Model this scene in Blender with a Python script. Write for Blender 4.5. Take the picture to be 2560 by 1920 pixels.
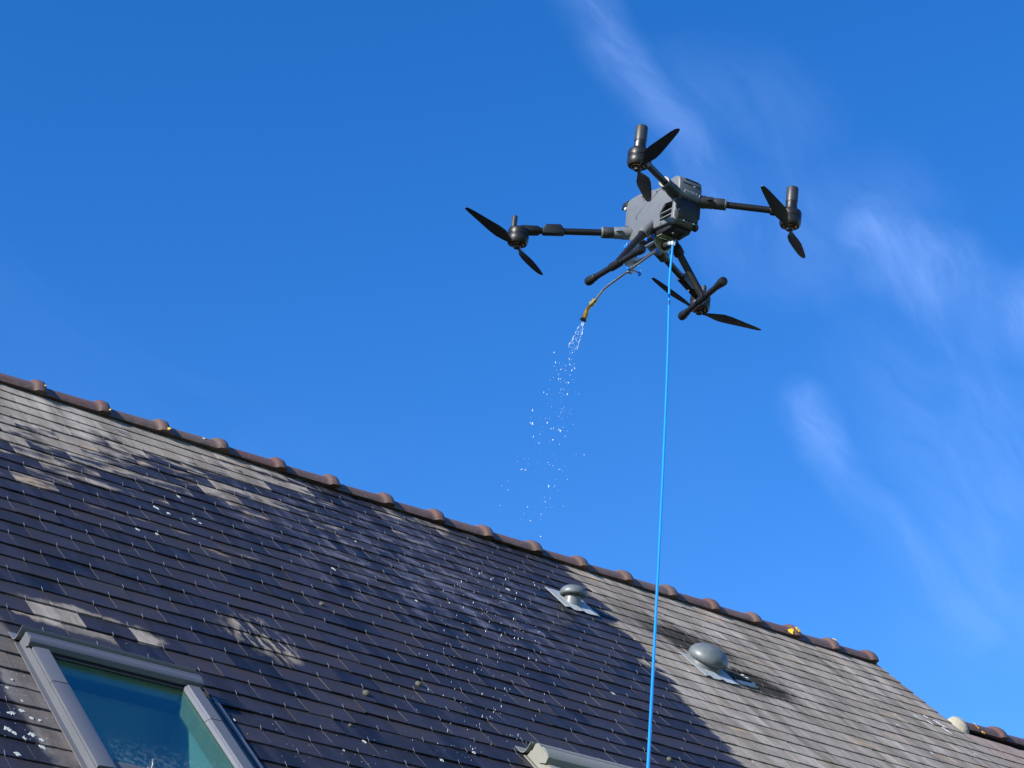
import bpy, bmesh, math, random
from mathutils import Vector, Matrix, noise
R = math.radians
sc = bpy.context.scene
COL = sc.collection
for o_ in list(bpy.data.objects):
    bpy.data.objects.remove(o_, do_unlink=True)

# ------------------------------------------------------------------ camera
CAM = Vector((0, 0, 1.6))
RT = Vector((0.78451, -0.62012, 0.0))
UPV = Vector((-0.29426, -0.37237, 0.88020))
FW = Vector((0.54585, 0.69050, 0.47461))
FPX = 5287.4                      # focal length in pixels of a 2560 px wide frame
cd = bpy.data.cameras.new('camera')
cam = bpy.data.objects.new('camera', cd)
COL.objects.link(cam)
cam.matrix_world = Matrix(((RT.x, UPV.x, -FW.x, CAM.x), (RT.y, UPV.y, -FW.y, CAM.y),
                           (RT.z, UPV.z, -FW.z, CAM.z), (0, 0, 0, 1)))
cd.sensor_width = 36.0
cd.lens = FPX * 36.0 / 2560.0
cd.clip_end = 3000
sc.camera = cam

# ------------------------------------------------------------------ sky, sun, exposure
SUN = Vector((-0.89, -0.05, 0.45)).normalized()          # towards the sun
SUN_EL = math.asin(SUN.z)
SUN_ROT = math.atan2(SUN.x, SUN.y)
W = bpy.data.worlds.new('World')
sc.world = W
W.use_nodes = True
W.cycles.sampling_method = 'MANUAL'
W.cycles.sample_map_resolution = 256
wn, wl = W.node_tree.nodes, W.node_tree.links
wn.clear()


def N(tree, typ, **kw):
    n = tree.nodes.new(typ)
    for k, v in kw.items():
        if k == 'ins':
            for a, b in v.items():
                n.inputs[a].default_value = b
        else:
            setattr(n, k, v)
    return n


class G:
    """tiny node-graph helper: every method returns an output socket"""
    def __init__(s, tree):
        s.t = tree

    def _in(s, sock, v):
        if isinstance(v, bpy.types.NodeSocket):
            s.t.links.new(v, sock)
        elif v is not None:
            sock.default_value = v

    def m(s, op, a, b=None, c=None, clamp=False):
        n = s.t.nodes.new('ShaderNodeMath')
        n.operation = op
        n.use_clamp = clamp
        for i, v in enumerate((a, b, c)):
            if v is not None:
                s._in(n.inputs[i], v)
        return n.outputs[0]

    def v(s, op, a, b=None, sc_=None):
        n = s.t.nodes.new('ShaderNodeVectorMath')
        n.operation = op
        s._in(n.inputs[0], a)
        if b is not None:
            s._in(n.inputs[1], b)
        if sc_ is not None:
            s._in(n.inputs['Scale'], sc_)
        return n.outputs['Value'] if op in ('DOT_PRODUCT', 'LENGTH', 'DISTANCE') else n.outputs[0]

    def xyz(s, a):
        n = s.t.nodes.new('ShaderNodeSeparateXYZ')
        s._in(n.inputs[0], a)
        return n.outputs

    def comb(s, x, y, z=0.0):
        n = s.t.nodes.new('ShaderNodeCombineXYZ')
        for i, q in enumerate((x, y, z)):
            s._in(n.inputs[i], q)
        return n.outputs[0]

    def noise(s, vec, scale, detail=4, rough=0.55, dist=0.0):
        n = s.t.nodes.new('ShaderNodeTexNoise')
        s._in(n.inputs['Vector'], vec)
        n.inputs['Scale'].default_value = scale
        n.inputs['Detail'].default_value = detail
        n.inputs['Roughness'].default_value = rough
        n.inputs['Distortion'].default_value = dist
        return n.outputs[0]

    def voro(s, vec, scale, rnd=1.0):
        n = s.t.nodes.new('ShaderNodeTexVoronoi')
        s._in(n.inputs['Vector'], vec)
        n.inputs['Scale'].default_value = scale
        n.inputs['Randomness'].default_value = rnd
        return n.outputs

    def white(s, vec):
        n = s.t.nodes.new('ShaderNodeTexWhiteNoise')
        n.noise_dimensions = '3D'
        s._in(n.inputs['Vector'], vec)
        return n.outputs

    def step(s, x, a, b):
        n = s.t.nodes.new('ShaderNodeMapRange')
        n.interpolation_type = 'SMOOTHSTEP'
        s._in(n.inputs[0], x)
        s._in(n.inputs[1], a)
        s._in(n.inputs[2], b)
        n.inputs[3].default_value = 0
        n.inputs[4].default_value = 1
        return n.outputs[0]

    def mix(s, f, a, b, typ='MIX'):
        n = s.t.nodes.new('ShaderNodeMix')
        n.data_type = 'RGBA'
        n.blend_type = typ
        s._in(n.inputs[0], f)
        s._in(n.inputs[6], a)
        s._in(n.inputs[7], b)
        return n.outputs[2]

    def bump(s, h, strength, dist=0.01):
        n = s.t.nodes.new('ShaderNodeBump')
        n.inputs['Strength'].default_value = strength
        n.inputs['Distance'].default_value = dist
        s._in(n.inputs['Height'], h)
        return n.outputs[0]


def C4(c):
    return (c[0], c[1], c[2], 1.0)


g = G(W.node_tree)
sky = N(W.node_tree, 'ShaderNodeTexSky', sky_type='NISHITA', sun_disc=False, sun_elevation=SUN_EL,
        sun_rotation=SUN_ROT, altitude=50, air_density=1.0, dust_density=0.0, ozone_density=3.0)
hs = N(W.node_tree, 'ShaderNodeHueSaturation', ins={'Hue': 0.513, 'Saturation': 1.35, 'Value': 1.0})
wl.new(sky.outputs[0], hs.inputs['Color'])
# cirrus: thin streaks laid out by direction on the sky sphere
dirv = N(W.node_tree, 'ShaderNodeTexCoord').outputs['Generated']
dz = g.m('MAXIMUM', g.v('DOT_PRODUCT', dirv, tuple(FW)), 0.02)
gx = g.m('DIVIDE', g.v('DOT_PRODUCT', dirv, tuple(RT)), dz)
gy = g.m('DIVIDE', g.v('DOT_PRODUCT', dirv, tuple(UPV)), dz)
warp = N(W.node_tree, 'ShaderNodeTexNoise', ins={'Scale': 9.0, 'Detail': 3.0})
wl.new(g.comb(gx, gy, 0.3), warp.inputs['Vector'])
wv = g.v('SCALE', g.v('SUBTRACT', warp.outputs['Color'], (0.5, 0.5, 0.5)), sc_=0.042)
gp = g.v('ADD', g.comb(gx, gy, 0.0), wv)


def D2(x, y):      # sky-sphere tangent coordinates
    return ((x * 1.1573 - 1280) / FPX, -(y * 1.1573 - 960) / FPX)


def streak(pts, width, gain):
    """soft band along a polyline, returned as a socket"""
    out = None
    P = [D2(*p) for p in pts]
    for (ax, ay), (bx, by) in zip(P, P[1:]):
        L2 = (bx - ax) ** 2 + (by - ay) ** 2
        pa = g.v('SUBTRACT', gp, (ax, ay, 0))
        t = g.m('MULTIPLY', g.v('DOT_PRODUCT', pa, (bx - ax, by - ay, 0)), 1 / L2, clamp=True)
        d = g.v('LENGTH', g.v('SUBTRACT', pa, g.v('SCALE', (bx - ax, by - ay, 0), sc_=t)))
        f = g.m('SUBTRACT', 1.0, g.step(d, 0.0, width / 4570.0))
        out = f if out is None else g.m('MAXIMUM', out, f)
    return g.m('MULTIPLY', out, gain)


cl = streak([(1262, -60), (1300, 60), (1345, 150), (1400, 235), (1460, 300), (1530, 380), (1570, 450)], 95, 0.62)
cl = g.m('MAXIMUM', cl, streak([(1880, 500), (1960, 570), (2050, 625), (2150, 690), (2260, 700)], 140, 0.85))
cl = g.m('MAXIMUM', cl, streak([(1770, 850), (1800, 970), (1900, 1120), (2000, 1230), (2110, 1340)], 90, 0.62))
cl = g.m('MAXIMUM', cl, streak([(1560, 420), (1700, 480), (1880, 500)], 240, 0.30))
cl = g.m('MAXIMUM', cl, streak([(2050, 800), (2150, 1000), (2130, 1200)], 330, 0.36))
cl = g.m('MAXIMUM', cl, streak([(1500, 230), (1640, 300)], 230, 0.22))
# wisps over the whole sky (stretched noise on the direction vector)
dm = N(W.node_tree, 'ShaderNodeMapping', ins={'Rotation': (0.3, 0.5, 0.9), 'Scale': (1.0, 3.4, 2.2)})
wl.new(dirv, dm.inputs['Vector'])
wisp = g.noise(dm.outputs[0], 2.6, 4, 0.6, 0.9)
wide = g.noise(dirv, 1.3, 3, 0.5)
gl = g.m('MULTIPLY', g.step(wisp, 0.50, 0.85), g.step(wide, 0.42, 0.7))
fm = N(W.node_tree, 'ShaderNodeMapping', vector_type='TEXTURE', ins={'Rotation': (0, 0, -0.9), 'Scale': (1.0, 0.36, 1.0)})
wl.new(gp, fm.inputs['Vector'])
fine = g.noise(fm.outputs[0], 14, 6, 0.62, 0.5)
clm = g.m('MULTIPLY', cl, g.m('MULTIPLY_ADD', g.step(fine, 0.30, 0.75), 0.74, 0.28))
tot = g.m('MAXIMUM', clm, g.m('MULTIPLY', gl, 0.10), clamp=True)
skyc = g.mix(g.m('MULTIPLY', tot, 0.31), hs.outputs[0], (2.9, 4.2, 7.7, 1.0))
bg = N(W.node_tree, 'ShaderNodeBackground', ins={'Strength': 0.12})
wl.new(skyc, bg.inputs['Color'])
wo = N(W.node_tree, 'ShaderNodeOutputWorld')
wl.new(bg.outputs[0], wo.inputs['Surface'])

sd = bpy.data.lights.new('sun', 'SUN')
sd.energy = 5.0
sd.angle = R(0.53)
sd.color = (1.0, 0.94, 0.86)
so = bpy.data.objects.new('sun', sd)
COL.objects.link(so)
so.rotation_euler = SUN.to_track_quat('Z', 'Y').to_euler()
so.location = (-12, -2, 14)

vs = sc.view_settings
vs.view_transform = 'Standard'
vs.look = 'None'
vs.exposure = 1.0
vs.gamma = 1.0
sc.render.film_transparent = False

# ------------------------------------------------------------------ helpers
rnd = random.Random(7)


def tag(o, label=None, cat=None, group=None, kind=None):
    if label:
        o['label'] = label
    if cat:
        o['category'] = cat
    if group:
        o['group'] = group
    if kind:
        o['kind'] = kind
    return o


def mk(name, me, parent=None, mat=None):
    o = bpy.data.objects.new(name, me)
    COL.objects.link(o)
    if parent:
        o.parent = parent
    if mat and me is not None and not me.materials:
        me.materials.append(mat)
    return o


def smooth(me, ang=40):
    me.polygons.foreach_set('use_smooth', [True] * len(me.polygons))
    me.set_sharp_from_angle(angle=R(ang))
    me.update()


class MB:
    """collects shapes into one mesh"""
    def __init__(s):
        s.v, s.f = [], []

    def add(s, vs_, fs_):
        b = len(s.v)
        s.v += [tuple(q) for q in vs_]
        s.f += [tuple(b + i for i in f) for f in fs_]
        return s

    def box(s, x0, x1, y0, y1, z0, z1, M=None):
        vs_ = [Vector(p) for p in ((x0, y0, z0), (x1, y0, z0), (x1, y1, z0), (x0, y1, z0),
                                   (x0, y0, z1), (x1, y0, z1), (x1, y1, z1), (x0, y1, z1))]
        if M:
            vs_ = [M @ p for p in vs_]
        return s.add(vs_, [(3, 2, 1, 0), (4, 5, 6, 7), (0, 1, 5, 4), (1, 2, 6, 5), (2, 3, 7, 6), (3, 0, 4, 7)])

    def lathe(s, prof, base, axis, n=24, cap=True):
        """prof: (radius, height along axis)"""
        axis = Vector(axis).normalized()
        base = Vector(base)
        a = axis.orthogonal().normalized()
        b = axis.cross(a)
        vs_, fs_ = [], []
        for r_, h_ in prof:
            for i in range(n):
                t = 2 * math.pi * i / n
                vs_.append(base + axis * h_ + (a * math.cos(t) + b * math.sin(t)) * r_)
        for k in range(len(prof) - 1):
            for i in range(n):
                j = (i + 1) % n
                fs_.append((k * n + i, k * n + j, (k + 1) * n + j, (k + 1) * n + i))
        if cap:
            fs_.append(tuple(reversed(range(n))))
            fs_.append(tuple(range((len(prof) - 1) * n, len(prof) * n)))
        return s.add(vs_, fs_)

    def rod(s, p, q, r0, r1=None, n=16):
        p, q = Vector(p), Vector(q)
        L = (q - p).length
        r1 = r0 if r1 is None else r1
        return s.lathe([(r0, 0), (r1, L)], p, q - p, n)

    def tube(s, pts, r_, n=10, cap=True):
        pts = [Vector(p) for p in pts]
        rad = r_ if isinstance(r_, (list, tuple)) else [r_] * len(pts)
        t0 = (pts[1] - pts[0]).normalized()
        a = t0.orthogonal().normalized()
        vs_, fs_ = [], []
        for i, p in enumerate(pts):
            t = ((pts[min(i + 1, len(pts) - 1)] - pts[max(i - 1, 0)])).normalized()
            a = (a - t * a.dot(t)).normalized()
            b = t.cross(a)
            for k in range(n):
                q = 2 * math.pi * k / n
                vs_.append(p + (a * math.cos(q) + b * math.sin(q)) * rad[i])
        for i in range(len(pts) - 1):
            for k in range(n):
                j = (k + 1) % n
                fs_.append((i * n + k, i * n + j, (i + 1) * n + j, (i + 1) * n + k))
        if cap:
            fs_.append(tuple(reversed(range(n))))
            fs_.append(tuple(range((len(pts) - 1) * n, len(pts) * n)))
        return s.add(vs_, fs_)

    def prism(s, poly, ax, a, b):
        """polygon extruded along axis ax ('x','y','z') from a to b"""
        def P(u, v, w_):
            return {'x': (w_, u, v), 'y': (u, w_, v), 'z': (u, v, w_)}[ax]
        n = len(poly)
        vs_ = [P(u, v, a) for u, v in poly] + [P(u, v, b) for u, v in poly]
        fs_ = [tuple(range(n)), tuple(reversed(range(n, 2 * n)))]
        fs_ += [(i, n + i, n + (i + 1) % n, (i + 1) % n) for i in range(n)]
        return s.add(vs_, fs_)

    def ell(s, c, rx, ry, rz, n=12, m=7, M=None):
        vs_, fs_ = [], []
        c = Vector(c)
        for k in range(m + 1):
            ph = math.pi * k / m
            for i in range(n):
                t = 2 * math.pi * i / n
                p = Vector((rx * math.sin(ph) * math.cos(t), ry * math.sin(ph) * math.sin(t), rz * math.cos(ph)))
                vs_.append(c + (M @ p if M else p))
        for k in range(m):
            for i in range(n):
                j = (i + 1) % n
                fs_.append((k * n + i, (k + 1) * n + i, (k + 1) * n + j, k * n + j))
        return s.add(vs_, fs_)

    def mesh(s, name, sm=40, bev=0, seg=2, ang=30):
        bm = bmesh.new()
        vv = [bm.verts.new(p) for p in s.v]
        for f in s.f:
            try:
                bm.faces.new([vv[i] for i in f])
            except ValueError:
                pass
        bmesh.ops.remove_doubles(bm, verts=bm.verts, dist=1e-6)
        bmesh.ops.recalc_face_normals(bm, faces=bm.faces)
        if bev:
            es = [e for e in bm.edges if len(e.link_faces) == 2 and e.calc_face_angle(0) > R(ang)]
            bmesh.ops.bevel(bm, geom=es, offset=bev, segments=seg, profile=0.5, affect='EDGES', clamp_overlap=True)
        me = bpy.data.meshes.new(name)
        bm.to_mesh(me)
        bm.free()
        if sm:
            smooth(me, sm)
        return me

    def build(s, name, mat, parent=None, sm=40, bev=0, seg=2, loc=None, rot=None):
        o = mk(name, s.mesh(name, sm, bev, seg), parent, mat)
        if loc is not None:
            o.location = loc
        if rot is not None:
            o.rotation_euler = rot
        return o


def cut(o, cutter_me):
    """carve a recess out of object o with a cutter mesh given in o's own space"""
    bpy.context.view_layer.update()
    c = bpy.data.objects.new('cutter', cutter_me)
    COL.objects.link(c)
    c.matrix_world = o.matrix_world
    mo = o.modifiers.new('cut', 'BOOLEAN')
    mo.object = c
    mo.operation = 'DIFFERENCE'
    mo.solver = 'EXACT'
    bpy.context.view_layer.update()
    me = bpy.data.meshes.new_from_object(o.evaluated_get(bpy.context.evaluated_depsgraph_get()))
    o.modifiers.clear()
    old = o.data
    o.data = me
    bpy.data.objects.remove(c, do_unlink=True)
    smooth(me, 35)


def mat(name, col, rough=0.5, metal=0.0, spec=0.5, var=0.0, vscale=8.0, bump=0.0, bscale=60.0, coat=0.0):
    """principled material with procedural tone variation and fine relief"""
    m_ = bpy.data.materials.new(name)
    m_.use_nodes = True
    t = m_.node_tree
    b = t.nodes['Principled BSDF']
    b.inputs['Roughness'].default_value = rough
    b.inputs['Metallic'].default_value = metal
    b.inputs['Specular IOR Level'].default_value = spec
    b.inputs['Coat Weight'].default_value = coat
    q = G(t)
    oc = t.nodes.new('ShaderNodeTexCoord').outputs['Object']
    n1 = q.noise(oc, vscale, 5, 0.6)
    k = q.m('MULTIPLY_ADD', q.m('SUBTRACT', n1, 0.5), 2 * var, 1.0)
    t.links.new(q.v('SCALE', tuple(col), sc_=k), b.inputs['Base Color'])
    t.links.new(q.m('MULTIPLY_ADD', q.m('SUBTRACT', n1, 0.5), 0.25, rough, clamp=True), b.inputs['Roughness'])
    if bump:
        t.links.new(q.bump(q.noise(oc, bscale, 4, 0.6), bump, 0.004), b.inputs['Normal'])
    return m_


# ------------------------------------------------------------------ the roof frame
SW, SG = 0.22, 0.13474                    # slate width and course gauge
TH = R(44.75)                             # roof pitch
O = CAM + Vector((3.79641, 8.93535, 5.04482))
CT, ST = math.cos(TH), math.sin(TH)
RM = Matrix(((1, 0, 0), (0, CT, -ST), (0, ST, CT)))
RR = RM.to_euler()
ROOF_MW = Matrix.Translation(O) @ RM.to_4x4()


def RP(u, row, h=0.0):
    """roof coordinates (slate columns, courses, metres above the deck) -> world"""
    return ROOF_MW @ Vector((u * SW, -row * SG, h))


def px(p):
    d = p - CAM
    z = d.dot(FW)
    return (1280 + FPX * d.dot(RT) / z, 960 - FPX * d.dot(UPV) / z, z)


def rayp(x, y, dist):
    d = FW + RT * ((x - 1280) / FPX) + UPV * ((960 - y) / FPX)
    return CAM + d.normalized() * dist


def ray_roof(x, y, h=0.0):
    d = (FW + RT * ((x - 1280) / FPX) + UPV * ((960 - y) / FPX)).normalized()
    n = RM @ Vector((0, 0, 1))
    s = (O + n * h - CAM).dot(n) / d.dot(n)
    p = ROOF_MW.inverted() @ (CAM + d * s)
    return p.x / SW, -p.y / SG, s


U_VERGE = 28.95
U_MIN, U_MAX, ROW_EAVE, ROW_LOW = -9.0, 37.0, 38.0, 6.9
APEX_Y = 0.75 * SG                        # apex of the roof plane above course 0

# house root at the base of the front wall
HB = Vector((O.x + 3.0, 5.6, 0.0))
house = mk('house', None)
house.location = HB
house.empty_display_size = 0.5
tag(house, 'slate-roofed house with brown half-round ridge tiles, skylights and two grey roof vents', 'house')


def hpart(name, me, mt, loc, rot=None, parent=None):
    o = mk(name, me, parent or house, mt)
    o.location = Vector(loc) - HB if parent is None else Vector(loc)
    if rot is not None:
        o.rotation_euler = rot
    return o


# skylight openings (u0,u1,row0,row1) in roof coordinates
SKY = [(-3.62, -0.57, 24.55, 31.3), (7.25, 10.15, 23.45, 32.0)]

# ------------------------------------------------------------------ slate material
def slate_material():
    m_ = bpy.data.materials.new('slate')
    m_.use_nodes = True
    t = m_.node_tree
    b = t.nodes['Principled BSDF']
    q = G(t)
    tc = t.nodes.new('ShaderNodeTexCoord')
    m_['tc'] = tc.name
    P = tc.outputs['Object']
    X, Y, Z = q.xyz(P)
    u = q.m('DIVIDE', X, SW)
    row = q.m('DIVIDE', Y, -SG)
    rowi = q.m('CEIL', q.m('SUBTRACT', row, 0.02))
    par = q.m('FLOORED_MODULO', rowi, 2.0)
    col = q.m('FLOOR', q.m('MULTIPLY_ADD', par, 0.5, u))
    wn_ = q.white(q.comb(col, rowi, 3.0))
    r1 = wn_[0]
    r2 = q.xyz(wn_[1])[1]
    loc = q.comb(q.m('MULTIPLY_ADD', r1, 9.0, X), q.m('MULTIPLY_ADD', r2, 7.0, Y), 0.0)     # each slate its own grain
    cloud = q.noise(P, 1.6, 3, 0.6)                    # large patches
    slope = q.noise(q.v('MULTIPLY', P, (9.0, 1.6, 1.0)), 1.0, 4, 0.62)                  # runs down the slope
    acr = q.noise(q.v('MULTIPLY', loc, (5.0, 13.0, 1.0)), 1.0, 4, 0.6)                  # streaks inside a slate
    grain = q.noise(loc, 55, 3, 0.65)
    # ---- wet area left by the spray: right-hand edge runs down the slope, upper-left corner still dry
    edge = q.m('MULTIPLY_ADD', row, -0.085, 16.55)
    edge = q.m('ADD', edge, q.m('MULTIPLY', q.m('SUBTRACT', q.noise(q.comb(0.0, row, 0.0), 0.8, 3, 0.6), 0.5), 1.6))
    edge = q.m('ADD', edge, q.m('MULTIPLY', q.m('SUBTRACT', slope, 0.5), 1.1))
    edge = q.m('ADD', edge, q.m('MULTIPLY', q.m('SUBTRACT', r2, 0.5), 0.5))
    wet_r = q.m('SUBTRACT', 1.0, q.step(u, q.m('SUBTRACT', edge, 0.12), q.m('ADD', edge, 0.12)))
    top = q.m('MULTIPLY_ADD', u, -0.82, 7.0)
    topn = q.m('ADD', q.m('MULTIPLY', q.m('SUBTRACT', acr, 0.5), 15.0),
               q.m('ADD', q.m('MULTIPLY', q.m('SUBTRACT', r1, 0.5), 8.0),
                   q.m('MULTIPLY', q.m('SUBTRACT', cloud, 0.5), 9.0)))
    top = q.m('MAXIMUM', q.m('ADD', top, topn), q.m('MULTIPLY_ADD', q.m('SUBTRACT', slope, 0.5), 3.0, -1.0))
    wet_t = q.step(row, q.m('SUBTRACT', top, 1.8), q.m('ADD', top, 1.8))
    wet = q.m('MULTIPLY', wet_r, wet_t)
    # dry stains that stayed pale inside the wet field
    bn = q.m('SUBTRACT', q.noise(q.v('MULTIPLY', P, (11.0, 6.0, 1.0)), 1.0, 4, 0.65), 0.5)

    def blot(cu, cr, ru, rr_, k, e=0.75):
        dx = q.m('DIVIDE', q.m('SUBTRACT', u, cu), ru)
        dy = q.m('DIVIDE', q.m('SUBTRACT', row, cr), rr_)
        d = q.v('LENGTH', q.comb(dx, dy, 0.0))
        d = q.m('ADD', d, q.m('MULTIPLY', bn, k))
        return q.m('SUBTRACT', 1.0, q.step(d, e, 1.05))
    st = q.m('MULTIPLY', blot(2.25, 19.1, 0.95, 1.9, 1.5, 0.1), q.step(q.noise(q.v('MULTIPLY', P, (26.0, 5.0, 1.0)), 1.0, 4, 0.6), 0.47, 0.60))
    st2 = blot(-2.0, 21.6, 1.7, 1.0, 1.0)
    st2 = q.m('MULTIPLY', st2, q.step(r2, 0.2, 0.5))
    st3 = blot(-3.95, 27.0, 0.45, 5.0, 0.8)
    wet = q.m('MULTIPLY', wet, q.m('SUBTRACT', 1.0, q.m('MAXIMUM', st, q.m('MAXIMUM', st2, q.m('MULTIPLY', st3, 0.40)))))
    # dark growth above the bigger vent, plus its dome's shadow painted in beside it
    alg_shadow = q.m('MAXIMUM', blot(18.6, 5.9, 2.2, 2.4, 1.6, 0.2), blot(19.8, 8.9, 1.7, 1.6, 1.2, 0.5))
    alg_shadow = q.m('MAXIMUM', alg_shadow, q.m('MULTIPLY', blot(17.6, 5.2, 1.6, 2.9, 1.5, 0.1), 0.7))
    # ---- colours
    wetc = q.mix(r1, (0.007, 0.007, 0.010, 1), (0.036, 0.029, 0.028, 1))
    wetc = q.mix(q.step(slope, 0.35, 0.75), wetc, (0.026, 0.025, 0.036, 1))
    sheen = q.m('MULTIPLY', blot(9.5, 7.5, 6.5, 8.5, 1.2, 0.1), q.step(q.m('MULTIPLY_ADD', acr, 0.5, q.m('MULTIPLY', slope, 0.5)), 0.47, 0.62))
    wetc = q.mix(q.m('MULTIPLY', sheen, 0.9), wetc, (0.110, 0.108, 0.140, 1))  # bluish wet sheen painted into the base colour as pale streaks
    dry = q.mix(q.step(slope, 0.25, 0.75), (0.138, 0.118, 0.098, 1), (0.39, 0.350, 0.304, 1))
    dry = q.mix(q.m('MULTIPLY', r1, 0.45), dry, (0.110, 0.094, 0.082, 1))
    dry = q.mix(q.m('MULTIPLY', q.step(cloud, 0.45, 0.75), 0.35), dry, (0.26, 0.225, 0.175, 1))
    rust = q.m('MULTIPLY', q.step(r2, 0.74, 0.92), q.step(acr, 0.45, 0.7))
    dry = q.mix(q.m('MULTIPLY', rust, 0.6), dry, (0.33, 0.22, 0.12, 1))
    low = q.m('MULTIPLY', q.step(u, 28.9, 29.3), q.m('SUBTRACT', 1.0, q.step(row, 9.0, 10.2)))
    dry = q.mix(q.m('MULTIPLY', low, 0.7), dry, (0.25, 0.19, 0.172, 1))
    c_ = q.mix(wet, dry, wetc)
    c_ = q.mix(q.m('MULTIPLY', st, 0.65), c_, (0.27, 0.235, 0.175, 1))
    c_ = q.mix(q.m('MULTIPLY', alg_shadow, 0.93), c_, (0.018, 0.017, 0.015, 1))
    # crust lichen: small pale spots, thicker towards the lower left
    vo = q.voro(q.v('MULTIPLY', P, (1.0, 1.35, 1.0)), 42)
    spot = q.m('SUBTRACT', 1.0, q.step(q.m('MULTIPLY_ADD', grain, 0.10, vo[0]), 0.12, 0.20))
    dens = q.m('MAXIMUM', blot(-4.3, 28.0, 0.9, 2.6, 1.2), q.m('MULTIPLY', blot(4.5, 26.6, 5.5, 2.6, 1.6), 0.55))
    dens = q.m('MAXIMUM', dens, 0.012)
    pick = q.m('LESS_THAN', q.xyz(vo[1])[0], q.m('MULTIPLY', dens, 0.45))
    spot = q.m('MULTIPLY', spot, pick)
    c_ = q.mix(q.m('MULTIPLY', spot, 0.9), c_, (0.5, 0.52, 0.49, 1))
    k = q.m('MULTIPLY_ADD', q.m('SUBTRACT', grain, 0.5), 0.55, 1.0)
    k2 = q.m('MULTIPLY_ADD', q.m('SUBTRACT', acr, 0.5), 0.55, 1.0)
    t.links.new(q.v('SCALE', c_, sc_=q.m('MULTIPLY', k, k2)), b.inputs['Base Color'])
    rw = q.m('MULTIPLY_ADD', q.m('SUBTRACT', acr, 0.5), 0.40, 0.46)
    t.links.new(q.m('ADD', q.m('MULTIPLY', q.m('SUBTRACT', 1.0, wet), 0.92), q.m('MULTIPLY', wet, rw)), b.inputs['Roughness'])
    t.links.new(q.m('MULTIPLY_ADD', wet, 0.20, 0.05), b.inputs['Specular IOR Level'])
    t.links.new(q.bump(q.m('MULTIPLY_ADD', acr, 0.6, q.m('MULTIPLY', grain, 0.5)), 0.35, 0.004), b.inputs['Normal'])
    return m_, tc


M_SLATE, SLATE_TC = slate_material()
M_HOOK = mat('steel_hook', (0.18, 0.18, 0.19), 0.45, 0.4, var=0.4, vscale=3)
M_DECK = mat('roof_batten_dark', (0.02, 0.018, 0.016), 0.9, var=0.2)
M_RENDER = mat('wall_render', (0.72, 0.69, 0.62), 0.9, var=0.08, vscale=2, bump=0.4, bscale=90)

# ------------------------------------------------------------------ ground
def ground():
    m_ = bpy.data.materials.new('lawn')
    m_.use_nodes = True
    t = m_.node_tree
    q = G(t)
    P = t.nodes.new('ShaderNodeTexCoord').outputs['Object']
    n1 = q.noise(P, 0.5, 6, 0.6)
    n2 = q.noise(P, 30, 5, 0.7)
    c_ = q.mix(q.step(n1, 0.35, 0.7), (0.045, 0.075, 0.022, 1), (0.085, 0.10, 0.04, 1))
    t.links.new(q.v('SCALE', c_, sc_=q.m('MULTIPLY_ADD', n2, 0.9, 0.55)), t.nodes['Principled BSDF'].inputs['Base Color'])
    t.nodes['Principled BSDF'].inputs['Roughness'].default_value = 0.95
    t.links.new(q.bump(n2, 0.6, 0.03), t.nodes['Principled BSDF'].inputs['Normal'])
    me = bpy.data.meshes.new('ground')
    me.from_pydata([(-900, -900, 0), (900, -900, 0), (900, 900, 0), (-900, 900, 0)], [], [(0, 1, 2, 3)])
    tag(mk('ground', me, None, m_), kind='structure')


ground()

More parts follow.
